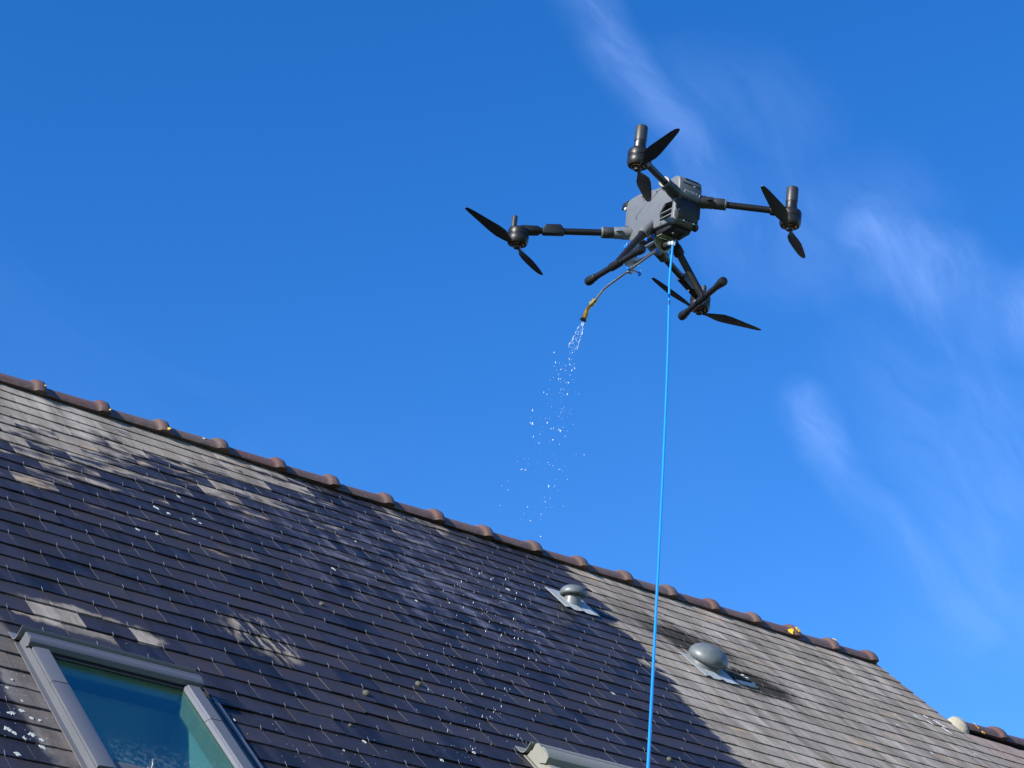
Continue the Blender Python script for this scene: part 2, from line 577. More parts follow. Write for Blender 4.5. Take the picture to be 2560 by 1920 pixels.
# ------------------------------------------------------------------ walls and roof deck
def house_shell():
    xl, xr = O.x + U_MIN * SW + 0.3, O.x + U_MAX * SW - 0.3
    xv = O.x + U_VERGE * SW
    apex = ROOF_MW @ Vector((0, APEX_Y, -0.03))
    eave = RP(0, ROW_EAVE, -0.1)
    yf = eave.y + 0.35
    yb = 2 * apex.y - yf
    zE = apex.z - (apex.y - yf)
    # front and back walls
    w = MB().box(xl, xr, yf, yf + 0.3, 0, zE - 0.06)
    hpart('front_wall', w.mesh('front_wall', 0), M_RENDER, (0, 0, 0)).location = -HB
    w = MB().box(xl, xr, yb - 0.3, yb, 0, zE - 0.06)
    hpart('back_wall', w.mesh('back_wall', 0), M_RENDER, (0, 0, 0)).location = -HB
    lowz = RP(0, ROW_LOW, -0.03).z
    lowy = RP(0, ROW_LOW, -0.03).y
    for x0, full in ((xl, True), (xv - 0.36, True), (xr - 0.3, False)):
        if full:
            poly = [(yf + 0.31, 0), (yb - 0.31, 0), (yb - 0.31, zE - 0.06), (apex.y, apex.z - 0.12), (yf + 0.31, zE - 0.06)]
        else:
            poly = [(yf + 0.31, 0), (yb - 0.31, 0), (yb - 0.31, zE - 0.06), (2 * apex.y - lowy, lowz - 0.12),
                    (lowy, lowz - 0.12), (yf + 0.31, zE - 0.06)]
        m_ = MB().prism(poly, 'x', x0, x0 + 0.3)
        hpart('gable_wall', m_.mesh('gable_wall', 0), M_RENDER, (0, 0, 0)).location = -HB
    # rear slope: slate sheet, main part and lower wing
    b = MB()
    for u0, u1, r0 in ((U_MIN, U_VERGE, -0.75), (U_VERGE, U_MAX, ROW_LOW)):
        p0 = RP(u0, r0, -0.004)
        x0, x1 = O.x + u0 * SW, O.x + u1 * SW
        ye, ze = 2 * apex.y - eave.y, eave.z
        ys, zs = 2 * apex.y - p0.y, p0.z
        b.add([(x0, ys, zs), (x1, ys, zs), (x1, ye, ze), (x0, ye, ze),
               (x0, ys, zs - 0.05), (x1, ys, zs - 0.05), (x1, ye, ze - 0.05), (x0, ye, ze - 0.05)],
              [(0, 1, 2, 3), (7, 6, 5, 4), (0, 4, 5, 1), (1, 5, 6, 2), (2, 6, 7, 3), (3, 7, 4, 0)])
    # flat piece closing the lower wing at its ridge
    a0, b0 = RP(0, ROW_LOW, -0.004), None
    x0, x1 = O.x + U_VERGE * SW + 0.002, O.x + U_MAX * SW
    b.box(x0, x1, a0.y, 2 * apex.y - a0.y, a0.z - 0.06, a0.z - 0.01)
    o = hpart('rear_roof', b.mesh('rear_roof', 0), mat('rear_slate', (0.12, 0.12, 0.13), 0.6, var=0.3, bump=0.3), (0, 0, 0))
    o.location = -HB


house_shell()

# deck under the slates; its own space is the roof plane (x along the ridge, y up the slope, z outward)
deck = MB()


def deck_rect(u0, u1, r0, r1):
    deck.box(u0 * SW, u1 * SW, -r1 * SG, -r0 * SG, -0.045, -0.006)


ROWS_O = [(SKY[0][2] + 0.9, SKY[0][3] - 0.3)]
a0, a1 = SKY[0][0] + 0.10, SKY[0][1] - 0.06
b0, b1 = SKY[1][0] + 0.10, SKY[1][1] - 0.06
t0, t1 = ROWS_O[0]
deck_rect(U_MIN, U_VERGE - 0.1, -0.74, ROW_LOW + 0.1)
deck_rect(U_MIN, U_MAX, ROW_LOW + 0.1, t0)
deck_rect(U_MIN, a0, t0, t1)
deck_rect(a1, b0, t0, t1)
deck_rect(b1, U_MAX, t0, t1)
deck_rect(U_MIN, U_MAX, t1, ROW_EAVE)
roof = hpart('roof', deck.mesh('roof', 0), M_DECK, O, RR)
tag(roof, 'front roof slope of overlapping slates, dark and wet on the left, dry grey on the right')
SLATE_TC.object = roof

# ------------------------------------------------------------------ slates
T_S = 0.0055
LIFT = 0.0115
LEN = SG * 1.28
TILT = 0.0058 / SG


def slate_mesh(x0, x1, seed, ln=LEN, bm_into=None, off=(0, 0)):
    """one slate, lower edge at y=0, rising along +y; slightly chipped lower edge"""
    r_ = random.Random(seed)
    n = 7
    bot = []
    for i in range(n):
        t = i / (n - 1)
        x = x0 + (x1 - x0) * t
        y = r_.uniform(-0.0012, 0.0012)
        if 0 < i < n - 1 and r_.random() < 0.12:
            y += r_.uniform(0.002, 0.005)
        if i in (0, n - 1):
            y += r_.uniform(0, 0.003)
        bot.append((x, y))
    poly = bot + [(x1, ln), (x0, ln)]
    k = len(poly)
    vs_ = []
    for x, y in poly:
        vs_.append((x + off[0], y + off[1], LIFT - TILT * y))
    for x, y in poly:
        vs_.append((x + off[0], y + off[1], LIFT - T_S - TILT * y))
    fs_ = [tuple(range(k)), tuple(reversed(range(k, 2 * k)))]
    fs_ += [(i, k + i, k + (i + 1) % k, (i + 1) % k) for i in range(k)]
    return vs_, fs_


variants = []
for s_ in range(14):
    vs_, fs_ = slate_mesh(-SW / 2 + 0.0013, SW / 2 - 0.0013, 100 + s_)
    me = bpy.data.meshes.new('slate')
    me.from_pydata(vs_, [], fs_)
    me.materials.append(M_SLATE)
    variants.append(me)

cells = []
for row in range(0, 39):
    umax = U_VERGE if row < ROW_LOW + 0.9 else U_MAX
    odd = row % 2 == 1
    k = math.floor(U_MIN)
    while k < umax + 1:
        c = k if odd else k + 0.5
        k += 1
        lo, hi = c - 0.5, c + 0.5
        if hi > umax:
            hi = umax
        if hi - lo < 0.08 or lo < U_MIN - 0.1:
            continue
        segs = [(lo, hi)]
        for s0, s1, q0, q1 in SKY:
            if q0 - 0.1 <= row - 0.3 and row <= q1 + 0.2:
                ns = []
                for a, b in segs:
                    if b <= s0 + 0.02 or a >= s1 + 0.42:
                        ns.append((a, b))
                        continue
                    if a < s0 + 0.02:
                        ns.append((a, s0 + 0.02))
                    if b > s1 + 0.42:
                        ns.append((s1 + 0.42, b))
                segs = ns
        for a, b in segs:
            if b - a > 0.05:
                cells.append((row, a, b))

scored = []
for row, a, b in cells:
    P4 = [px(RP(a, row)), px(RP(b, row)), px(RP(b, row - 1)), px(RP(a, row - 1))]
    area = 0.5 * abs(sum(P4[i][0] * P4[(i + 1) % 4][1] - P4[(i + 1) % 4][0] * P4[i][1] for i in range(4)))
    cx = sum(p[0] for p in P4) / 4
    cy = sum(p[1] for p in P4) / 4
    vis = -20 < cx < 2580 and cy < 1935
    full = (b - a) > 0.995
    scored.append((area if vis else area * 1e-4, row, a, b, full))
scored.sort(reverse=True)
rest = MB()
for i, (ar, row, a, b, full) in enumerate(scored):
    c = (a + b) / 2
    if i < 300:
        if full:
            me = variants[rnd.randrange(14)]
        else:
            vs_, fs_ = slate_mesh((a - c) * SW + 0.0013, (b - c) * SW - 0.0013, 500 + i)
            me = bpy.data.meshes.new('slate')
            me.from_pydata(vs_, [], fs_)
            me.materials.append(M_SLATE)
        o = mk('slate', me, roof)
        o.location = (c * SW + rnd.uniform(-.0008, .0008), -row * SG + rnd.uniform(-.0035, .0035), rnd.uniform(0, 0.0022))
        o.rotation_euler = (rnd.uniform(-.012, .002), rnd.uniform(-.010, .010), rnd.uniform(-.009, .009))
    else:
        vs_, fs_ = slate_mesh((a - c) * SW + 0.0013, (b - c) * SW - 0.0013, 500 + i)
        Mx = Matrix.Translation((c * SW, -row * SG + rnd.uniform(-.0022, .0022), rnd.uniform(0, 0.0016))) @ \
            Matrix.Rotation(rnd.uniform(-.005, .005), 4, 'Z') @ Matrix.Rotation(rnd.uniform(-.004, .004), 4, 'Y')
        rest.add([Mx @ Vector(p) for p in vs_], fs_)
me = bpy.data.meshes.new('slate')
me.from_pydata(rest.v, [], rest.f)
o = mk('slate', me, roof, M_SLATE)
tag(o, kind='stuff')

# hooks: bent wire at the foot of each slate, its shank showing in the joint below
hk = MB()
sk_ = MB()
for row, a, b in cells:
    if b - a < 0.99:
        continue
    c = (a + b) / 2
    p = px(RP(c, row))
    if not (-60 < p[0] < 2640 and p[1] < 2000):
        continue
    x, y = c * SW + rnd.uniform(-.003, .003), -row * SG
    top = LIFT + 0.0018
    L = rnd.uniform(0.014, 0.020)
    s = rnd.uniform(-.002, .002)
    hk.tube([(x + s, y + L, top + .0035), (x + s * .5, y + L * 0.6, top + .0005), (x, y + 0.002, top), (x, y - 0.004, top - 0.002),
             (x, y - 0.0045, top - 0.006)], 0.00125, 6)
    if rnd.random() < 0.80:
        e = SG * rnd.uniform(0.80, 0.97)
        z0 = LIFT - TILT * SG
        st_ = rnd.uniform(0.006, 0.03)
        sk_.tube([(x, y - st_, z0 + 0.0012 + TILT * st_), (x + rnd.uniform(-.001, .001), y - e, z0 + 0.0010 + TILT * e)],
                rnd.uniform(0.0005, 0.0010), 5)
o = sk_.build('hook_shank', mat('dull_wire', (0.085, 0.083, 0.088), 0.5, 0.2, var=0.5, vscale=3), roof, sm=60)
tag(o, kind='stuff')
o = hk.build('slate_hook', M_HOOK, roof, sm=60)
tag(o, 'bright bent wire hooks holding the slates', kind='stuff')

# ------------------------------------------------------------------ lichen patches and moss on the slates
M_LICH = mat('pale_lichen', (0.34, 0.37, 0.35), 0.9, var=0.5, vscale=60, bump=0.5, bscale=200)
M_YEL = mat('yellow_lichen', (0.72, 0.42, 0.02), 0.9, var=0.35, vscale=50, bump=0.5, bscale=200)
M_MOSS = mat('moss', (0.075, 0.078, 0.058), 0.95, var=0.5, vscale=60, bump=0.8, bscale=150)
M_DROPPING = mat('bird_dropping', (0.5, 0.5, 0.5), 0.8, var=0.12, vscale=30)


def patch_mesh(rx, ry, seed, h=0.0016):
    r_ = random.Random(seed)
    n = 18
    ring = []
    for i in range(n):
        t = 2 * math.pi * i / n
        k = r_.uniform(0.5, 1.15)
        ring.append((rx * k * math.cos(t), ry * k * math.sin(t)))
    vs_ = [(x, y, 0) for x, y in ring] + [(x * .86, y * .86, h) for x, y in ring] + [(0, 0, h * 1.15)]
    fs_ = [(i, (i + 1) % n, n + (i + 1) % n, n + i) for i in range(n)] + [(n + i, n + (i + 1) % n, 2 * n) for i in range(n)]
    me = bpy.data.meshes.new('lichen_patch')
    me.from_pydata(vs_, [], fs_)
    return me


def on_slate(u, row):
    """height of the slate surface at (u,row)"""
    f = math.ceil(row) - row
    return LIFT - TILT * f * SG + 0.001


LP = [(391, 1268, 16, 8), (422, 1283, 12, 6), (345, 1322, 13, 6), (393, 1333, 10, 5), (487, 1296, 13, 6), (500, 1307, 11, 5),
      (447, 1240, 10, 5), (1270, 1472, 18, 6), (835, 1421, 11, 6), (890, 1352, 7, 4), (1533, 1731, 14, 7), (2290, 1790, 10, 5),
      (913, 1852, 13, 7), (1104, 1896, 16, 8), (1185, 1882, 12, 6), (20, 1717, 12, 4), (30, 1698, 9, 5), (55, 1752, 8, 5),
      (30, 1782, 26, 7), (55, 1775, 18, 6), (80, 1795, 14, 6), (100, 1800, 12, 5), (20, 1822, 22, 10), (80, 1835, 24, 9),
      (105, 1850, 16, 7), (44, 1885, 20, 9), (108, 1865, 22, 9), (62, 1846, 12, 6), (36, 1832, 13, 7), (2245, 1812, 7, 4),
      (860, 1872, 8, 5), (586, 1800, 8, 4), (1042, 1500, 8, 4), (2330, 1880, 9, 5), (2440, 1885, 12, 4)]
for i, (x, y, sx, sy) in enumerate(LP):
    u, row, dist = ray_roof(x, y, 0.012)
    me = patch_mesh(sx * dist / FPX * 0.50, sy * dist / FPX * 1.5, 40 + i)
    o = mk('lichen_patch', me, roof, M_LICH)
    o.location = (u * SW, -row * SG, on_slate(u, row))
    o.rotation_euler = (-TILT, 0, rnd.uniform(-.4, .4))
# bird droppings near the right verge
for i, (x, y, sx, sy, rz) in enumerate([(2350, 1810, 5, 10, 0.1), (2362, 1821, 4, 9, 0.05), (2312, 1788, 3, 7, 0.1), (2324, 1806, 3, 7, 0.0),
                                        (2340, 1803, 5, 4, 0.2), (2372, 1829, 3, 6, 0.3)]):
    u, row, dist = ray_roof(x, y, 0.012)
    o = mk('bird_dropping', patch_mesh(sx * dist / FPX * 1.2, sy * dist / FPX * 2.0, 90 + i, 0.001), roof, M_DROPPING)
    o.location = (u * SW, -row * SG, on_slate(u, row) + 0.0006)
    o.rotation_euler = (-TILT, 0, rz)
for i, (x, y, r_) in enumerate([(806, 1507, 7), (917, 1731, 10), (1048, 1707, 8), (1675, 1895, 7), (878, 1808, 5)]):
    u, row, dist = ray_roof(x, y, 0.02)
    s_ = r_ * dist / FPX
    b = MB().ell((0, 0, 0), s_, s_ * 1.1, s_ * 0.75, 12, 8)
    rr_ = random.Random(i)
    b.v = [tuple(Vector(p) * (1 + 0.28 * noise.noise(Vector(p) * 160 + Vector((i, 0, 0))))) for p in b.v]
    o = b.build('moss_clump', M_MOSS, roof, sm=80)
    o.location = (u * SW, -row * SG, on_slate(u, row) + s_ * 0.3)

# ------------------------------------------------------------------ ridge tiles
def ridge_material():
    m_ = bpy.data.materials.new('ridge_clay')
    m_.use_nodes = True
    t = m_.node_tree
    b = t.nodes['Principled BSDF']
    q = G(t)
    tc = t.nodes.new('ShaderNodeTexCoord').outputs['Object']
    rn = t.nodes.new('ShaderNodeObjectInfo').outputs['Random']
    P = q.v('ADD', tc, q.comb(q.m('MULTIPLY', rn, 31.0), q.m('MULTIPLY', rn, 17.0), 0.0))
    n1 = q.noise(P, 7, 5, 0.6)
    n2 = q.noise(P, 90, 3, 0.6)
    c_ = q.mix(rn, (0.104, 0.056, 0.043, 1), (0.122, 0.084, 0.066, 1))
    c_ = q.mix(q.m('MULTIPLY', q.step(n1, 0.45, 0.75), 0.7), c_, (0.075, 0.058, 0.046, 1))
    z = q.xyz(tc)[2]
    lowm = q.m('SUBTRACT', 1.0, q.step(z, 0.035, 0.075))
    sp = q.voro(P, 130)
    dots = q.m('MULTIPLY', q.m('SUBTRACT', 1.0, q.step(sp[0], 0.16, 0.26)), q.m('LESS_THAN', q.xyz(sp[1])[0], q.m('MULTIPLY_ADD', lowm, 0.24, 0.02)))
    c_ = q.mix(q.m('MULTIPLY', dots, q.step(n1, 0.42, 0.55)), c_, (0.42, 0.38, 0.30, 1))
    dirt = q.m('MULTIPLY', lowm, q.step(q.noise(P, 24, 5, 0.7), 0.45, 0.65))
    c_ = q.mix(q.m('MULTIPLY', dirt, 0.75), c_, (0.05, 0.045, 0.032, 1))
    t.links.new(q.v('SCALE', c_, sc_=q.m('MULTIPLY_ADD', n2, 0.5, 0.75)), b.inputs['Base Color'])
    b.inputs['Roughness'].default_value = 0.42
    b.inputs['Specular IOR Level'].default_value = 0.5
    t.links.new(q.bump(q.m('MULTIPLY_ADD', n2, 0.4, n1), 0.25, 0.004), b.inputs['Normal'])
    return m_


M_RIDGE = ridge_material()
RT_P = 1.637 * SW


def ridge_tile_mesh(r0=0.115, end=False):
    """half-round tile along x from -pitch to 0 with a raised roll (collar) at its right-hand end"""
    prof = [(-RT_P - 0.03, r0 - 0.012), (-RT_P + 0.01, r0 - 0.010), (-0.085, r0 - 0.002), (-0.068, r0), (-0.062, r0 + 0.004), (-0.055, r0 + 0.012),
            (-0.044, r0 + 0.018), (-0.024, r0 + 0.020), (-0.006, r0 + 0.018), (0.0, r0 + 0.010)]
    A, n = R(77), 22
    vs_, fs_ = [], []
    for k, (x, r_) in enumerate(prof):
        for i in range(n + 1):
            t = -A + 2 * A * i / n
            vs_.append((x, r_ * math.sin(t), r_ * math.cos(t)))
    m_ = len(prof)
    for k, (x, r_) in enumerate(prof):
        ri = r0 - 0.026 if k > 1 else r0 - 0.024
        for i in range(n + 1):
            t = -A + 2 * A * i / n
            vs_.append((x, ri * math.sin(t), ri * math.cos(t)))
    w_ = n + 1
    for k in range(m_ - 1):
        for i in range(n):
            fs_.append((k * w_ + i, k * w_ + i + 1, (k + 1) * w_ + i + 1, (k + 1) * w_ + i))
            q_ = m_ * w_
            fs_.append((q_ + k * w_ + i, q_ + (k + 1) * w_ + i, q_ + (k + 1) * w_ + i + 1, q_ + k * w_ + i + 1))
        for i in (0, n):
            q_ = m_ * w_
            fs_.append((k * w_ + i, (k + 1) * w_ + i, q_ + (k + 1) * w_ + i, q_ + k * w_ + i))
    for k in (0, m_ - 1):
        for i in range(n):
            q_ = m_ * w_
            fs_.append((k * w_ + i, k * w_ + i + 1, q_ + k * w_ + i + 1, q_ + k * w_ + i))
    b = MB().add(vs_, fs_)
    return b.mesh('ridge_tile', 50)


RIDGE_ME = ridge_tile_mesh()
RIDGE_ME.materials.append(M_RIDGE)
RC = ROOF_MW @ Vector((0, APEX_Y, 0.0)) + Vector((0, 0, -0.092))
U_COL0 = 1.0
ridge_tiles = []
for k in range(-5, 18):
    o = mk('ridge_tile', RIDGE_ME, house)
    o.location = Vector((O.x + (U_COL0 + 1.637 * k) * SW, RC.y, RC.z)) - HB
    o.rotation_euler = (rnd.uniform(-.05, .05), rnd.uniform(-.012, .012), rnd.uniform(-.014, .014))
    o.location += Vector((rnd.uniform(-.006, .006), rnd.uniform(-.004, .004), rnd.uniform(-.003, .003)))
    ridge_tiles.append(o)
low0 = RP(0, ROW_LOW - 0.25, 0)
for k in range(0, 5):
    o = mk('ridge_tile', RIDGE_ME, house)
    o.location = Vector((O.x + (31.02 + 1.637 * k) * SW, low0.y + 0.11 * 0.0 + 0.10, low0.z + 0.012)) - HB
    o.rotation_euler = (rnd.uniform(-.02, .02), 0, 0)
LOWC = Vector((0, low0.y + 0.10, low0.z + 0.012))
# mortar plug closing the lower ridge
M_MORT = mat('mortar', (0.27, 0.255, 0.20), 0.95, var=0.35, vscale=40, bump=0.9, bscale=120)
b = MB().ell((0, 0, 0), 0.075, 0.105, 0.105, 16, 10)
b.v = [tuple(Vector(p) * (1 + 0.07 * noise.noise(Vector(p) * 40))) for p in b.v]
o = b.build('mortar_plug', M_MORT, house, sm=70)
o.location = Vector((O.x + 29.28 * SW, LOWC.y, LOWC.z + 0.02)) - HB
tag(o, 'rounded pale mortar lump closing the end of the lower ridge')


# yellow lichen on the ridge
def on_ridge(u, ang, s1, s2, seed, low=False, extra=0.0, material=None):
    c = LOWC if low else Vector((0, RC.y, RC.z))
    r_ = 0.113 + extra
    t = R(ang)
    p = Vector((O.x + u * SW, c.y - r_ * math.sin(t), c.z + r_ * math.cos(t)))
    o = mk('lichen_patch', patch_mesh(s1, s2, seed, 0.002), house, material or M_YEL)
    o.location = p - HB
    o.rotation_euler = (t, 0, rnd.uniform(-.5, .5))
    return o


KU = [U_COL0 + 1.637 * k for k in range(18)]
on_ridge(KU[15] - 0.14, 58, 0.026, 0.032, 3, extra=0.022)
on_ridge(KU[15] - 0.40, 64, 0.028, 0.030, 13, extra=0.004)
on_ridge(KU[16] - 0.10, 40, 0.012, 0.016, 4, extra=0.021)
on_ridge(KU[2] - 0.10, 72, 0.020, 0.010, 5, extra=0.021)
on_ridge(KU[1] - 0.05, 72, 0.014, 0.008, 6, extra=0.021)
on_ridge(KU[2] + 1.0, 48, 0.014, 0.010, 9, extra=0.002, material=M_LICH)
on_ridge(KU[0] - 0.05, 60, 0.006, 0.006, 10, extra=0.021)
on_ridge(29.75, 55, 0.022, 0.030, 11, low=True, extra=0.003)
on_ridge(29.95, 78, 0.018, 0.012, 12, low=True, extra=0.003)

# ------------------------------------------------------------------ skylights
M_ALU = mat('skylight_aluminium', (0.108, 0.115, 0.130), 0.42, 0.25, var=0.08, vscale=4)
M_ALU2 = mat('skylight_dark_flashing', (0.16, 0.17, 0.185), 0.45, 0.25, var=0.1, vscale=4)
M_ALU3 = mat('skylight_olive_grey', (0.19, 0.19, 0.165), 0.5, 0.15, var=0.08, vscale=4)
M_REVEAL = mat('reveal_plaster', (0.74, 0.82, 0.78), 0.8, var=0.08, vscale=6)
M_PINE = mat('varnished_pine', (0.55, 0.45, 0.20), 0.5, var=0.2, vscale=10)
M_RUBBER = mat('rubber_seal', (0.015, 0.015, 0.016), 0.6)
M_ROOM = mat('room_dim_wall', (0.50, 0.60, 0.64), 0.9, var=0.15, vscale=2)


def glass_material():
    m_ = bpy.data.materials.new('tinted_pane')
    m_.use_nodes = True
    t = m_.node_tree
    t.nodes.clear()
    q = G(t)
    P = t.nodes.new('ShaderNodeTexCoord').outputs['Object']
    fog = q.step(q.noise(q.v('MULTIPLY', P, (45.0, 38.0, 1.0)), 1.0, 4, 0.65), 0.42, 0.66)
    y = q.xyz(P)[1]
    lowm = q.m('SUBTRACT', 1.0, q.step(y, -0.85, -0.55))
    fog = q.m('MULTIPLY', fog, q.m('MULTIPLY_ADD', lowm, 0.10, 0.0))
    tr = t.nodes.new('ShaderNodeBsdfTransparent')
    tr.inputs[0].default_value = (0.68, 0.86, 0.82, 1)
    gl_ = t.nodes.new('ShaderNodeBsdfGlossy')
    gl_.inputs['Roughness'].default_value = 0.02
    gl_.inputs['Color'].default_value = (0.80, 0.95, 0.95, 1)
    drop = q.bump(q.noise(P, 45, 3, 0.6), 0.03, 0.006)
    t.links.new(drop, gl_.inputs['Normal'])
    df = t.nodes.new('ShaderNodeBsdfDiffuse')
    df.inputs[0].default_value = (0.50, 0.62, 0.62, 1)
    fr = t.nodes.new('ShaderNodeFresnel')
    fr.inputs[0].default_value = 1.45
    m1 = t.nodes.new('ShaderNodeMixShader')
    t.links.new(q.m('MULTIPLY', fr.outputs[0], 0.62), m1.inputs[0])
    t.links.new(tr.outputs[0], m1.inputs[1])
    t.links.new(gl_.outputs[0], m1.inputs[2])
    m2 = t.nodes.new('ShaderNodeMixShader')
    t.links.new(fog, m2.inputs[0])
    t.links.new(m1.outputs[0], m2.inputs[1])
    t.links.new(df.outputs[0], m2.inputs[2])
    t.links.new(m2.outputs[0], t.nodes.new('ShaderNodeOutputMaterial').inputs[0])
    return m_


M_PANE = glass_material()


def skylight(sk, mframe, mflash, label, hk_=1.0):
    u0, u1, r0, r1 = sk
    x0, x1 = u0 * SW, u1 * SW
    wd, ht = x1 - x0, (r1 - r0) * SG
    # own space: origin at upper-left corner, x right, y up-slope (negative downwards), z out
    b = MB()
    fw, H = 0.056, 0.048
    b.box(0, fw, -ht, 0, -0.04, H)
    b.box(wd - fw, wd, -ht, 0, -0.04, H)
    b.box(fw, wd - fw, -fw, 0, -0.04, H - 0.001)
    b.box(fw, wd - fw, -ht, -ht + fw, -0.04, H - 0.02)
    s_ = hpart('skylight', b.mesh('skylight', 30, 0.003), mframe, ROOF_MW @ Vector((x0, -r0 * SG, 0)), RR)
    tag(s_, label)
    # side covers, two lengths each, with a stepped rim
    for side in (0, 1):
        a, c = (-0.006, fw + 0.012) if side == 0 else (wd - fw - 0.012, wd + 0.006)
        for j in range(2):
            ya, yb = (-0.075, -ht * 0.36) if j == 0 else (-ht * 0.36 - 0.003, -ht + 0.012)
            k = 0.0 if j == 0 else -0.0015
            m_ = MB()
            if side == 0:
                poly = [(a, 0.016), (a, H + 0.008), (a + 0.012, H + 0.012 + k), (c - 0.014, H + 0.014 + k), (c - 0.006, H + 0.010), (c, H - 0.006), (c - 0.003, H - 0.006),
                        (c - 0.008, H + 0.002), (a + 0.004, H + 0.001), (a + 0.004, 0.020)]
            else:
                poly = [(a, H - 0.010), (a + 0.010, H + 0.004), (a + 0.012, H + 0.004), (a + 0.018, H + 0.012 + k), (c - 0.010, H + 0.013 + k), (c, H + 0.006), (c, 0.020),
                        (c - 0.004, 0.020), (c - 0.004, H + 0.001), (a + 0.012, H + 0.001), (a + 0.003, H - 0.010)]
            n = len(poly)
            m_.add([(x, yb, z) for x, z in poly] + [(x, ya, z) for x, z in poly],
                   [tuple(range(n)), tuple(reversed(range(n, 2 * n)))] + [(i, n + i, n + (i + 1) % n, (i + 1) % n) for i in range(n)])
            m_.build('side_cover', mframe, s_, sm=25)
    # hood bar across the top
    prof = [(0.006, 0.030), (0.006, 0.070), (0.000, 0.076), (-0.012, 0.077), (-0.017, 0.071), (-0.020, 0.078), (-0.026, 0.080), (-0.052, 0.076), (-0.060, 0.070), (-0.063, 0.050),
            (-0.057, 0.050), (-0.052, 0.062), (-0.020, 0.064), (0.0, 0.030)]
    prof = [(y * hk_, 0.03 + (z - 0.03) * (1 + (hk_ - 1) * 0.55)) for y, z in prof]
    MB().prism(prof, 'x', -0.014, wd + 0.014).build('hood', mframe, s_, sm=30)
    cap = [(0.005, 0.031), (0.005, 0.069), (-0.004, 0.0765), (-0.052, 0.0745), (-0.061, 0.068), (-0.062, 0.050), (-0.040, 0.036)]
    cap = [(y * hk_, 0.03 + (z - 0.03) * (1 + (hk_ - 1) * 0.55)) for y, z in cap]
    MB().prism(cap, 'x', -0.018, -0.0145).build('hood_end_cap', mframe, s_, sm=30)
    MB().prism(cap, 'x', wd + 0.0145, wd + 0.018).build('hood_end_cap', mframe, s_, sm=30)
    # head flashing: flat apron on the slates curling up into a standing sheet
    pf = [(0.115, 0.013), (0.070, 0.014), (0.055, 0.017), (0.044, 0.025), (0.037, 0.040), (0.034, 0.058), (0.032, 0.082)]
    n = len(pf)
    X0, X1 = -0.028, wd + 0.010
    vs_ = [(X0, y, z) for y, z in pf] + [(X1, y, z) for y, z in pf] + [(X0, y - 0.0022, z - 0.0022) for y, z in pf] + [(X1, y - 0.0022, z - 0.0022) for y, z in pf]
    fs_ = []
    for i in range(n - 1):
        fs_.append((i, i + 1, n + i + 1, n + i))
        fs_.append((2 * n + i, 3 * n + i, 3 * n + i + 1, 2 * n + i + 1))
        fs_.append((i, 2 * n + i, 2 * n + i + 1, i + 1))
        fs_.append((n + i, n + i + 1, 3 * n + i + 1, 3 * n + i))
    fs_ += [(0, n, 3 * n, 2 * n), (n - 1, 3 * n - 1, 4 * n - 1, 2 * n - 1)]
    MB().add(vs_, fs_).build('head_flashing', mflash, s_, sm=60)
    # side flashings: upstand on the left, low folded strip on the right
    m_ = MB().box(-0.030, -0.0065, -ht - 0.05, 0.030, 0.012, 0.017).box(-0.0095, -0.0065, -ht - 0.05, 0.034, 0.017, 0.046)
    m_.build('side_flashing', mframe, s_, sm=30)
    m_ = MB().box(wd + 0.0065, wd + 0.094, -ht - 0.05, -0.05, 0.012, 0.018).box(wd + 0.072, wd + 0.094, -ht - 0.05, -0.05, 0.0185, 0.026)
    m_.build('side_flashing', mframe, s_, sm=30, bev=0.002)
    m_ = MB().box(-0.02, wd + 0.02, -ht - 0.12, -ht - 0.005, 0.016, 0.022)
    m_.build('apron_flashing', mframe, s_, sm=30)
    # black seal, pane, bottom bar, latch
    m_ = MB()
    i0, i1 = fw + 0.006, wd - fw - 0.006
    m_.box(fw, i0, -ht + fw, -fw, 0.018, 0.0385).box(i1, wd - fw, -ht + fw, -fw, 0.018, 0.0385)
    m_.box(i0, i1, -fw - 0.03, -fw, 0.018, 0.044)
    m_.build('rubber_seal', M_RUBBER, s_)
    m_ = MB().box(i0 + 0.001, i1 - 0.001, -ht + fw + 0.035, -fw - 0.031, 0.0370, 0.0405)
    p_ = m_.build('pane', M_PANE, s_, sm=0)
    tag(p_, 'blue-green glass misted with condensation')
    m_ = MB().prism([(-ht + fw, 0.038), (-ht + fw + 0.03, 0.046), (-ht + fw + 0.062, 0.036), (-ht + fw + 0.066, 0.027), (-ht + fw, 0.027)], 'x', fw + 0.001, wd - fw - 0.001)
    m_.build('bottom_bar', mframe, s_, sm=30)
    xm = fw + 0.165
    m_ = MB().tube([(xm, -ht + fw + 0.036, 0.044), (xm, -ht + fw + 0.042, 0.060), (xm + 0.002, -ht + fw + 0.060, 0.068), (xm + 0.016, -ht + fw + 0.066, 0.068)], 0.0045, 8)
    m_.box(xm - 0.012, xm + 0.014, -ht + fw + 0.024, -ht + fw + 0.05, 0.040, 0.047)
    m_.build('latch', mframe, s_, sm=50)
    # reveal (plastered well) and the dim room behind
    m_ = MB()
    d = -0.42
    A0, A1, B0, B1 = fw - 0.012, wd - fw + 0.012, -ht + fw - 0.01, -fw + 0.01
    q0 = [(A0, B0, 0.017), (A1, B0, 0.017), (A1, B1, 0.017), (A0, B1, 0.017)]
    q1 = [(A0 - 0.02, B0 - 0.30, d), (A1 + 0.10, B0 - 0.30, d), (A1 + 0.10, B1 + 0.08, d), (A0 - 0.02, B1 + 0.08, d)]
    m_.add(q0 + q1, [(0, 1, 5, 4), (1, 2, 6, 5), (2, 3, 7, 6), (3, 0, 4, 7)])
    m_.build('reveal', M_REVEAL, s_, sm=0)
    # pine lining of the sash just under the glass
    m_ = MB()
    Y0, Y1 = -ht + fw + 0.030, -fw - 0.031
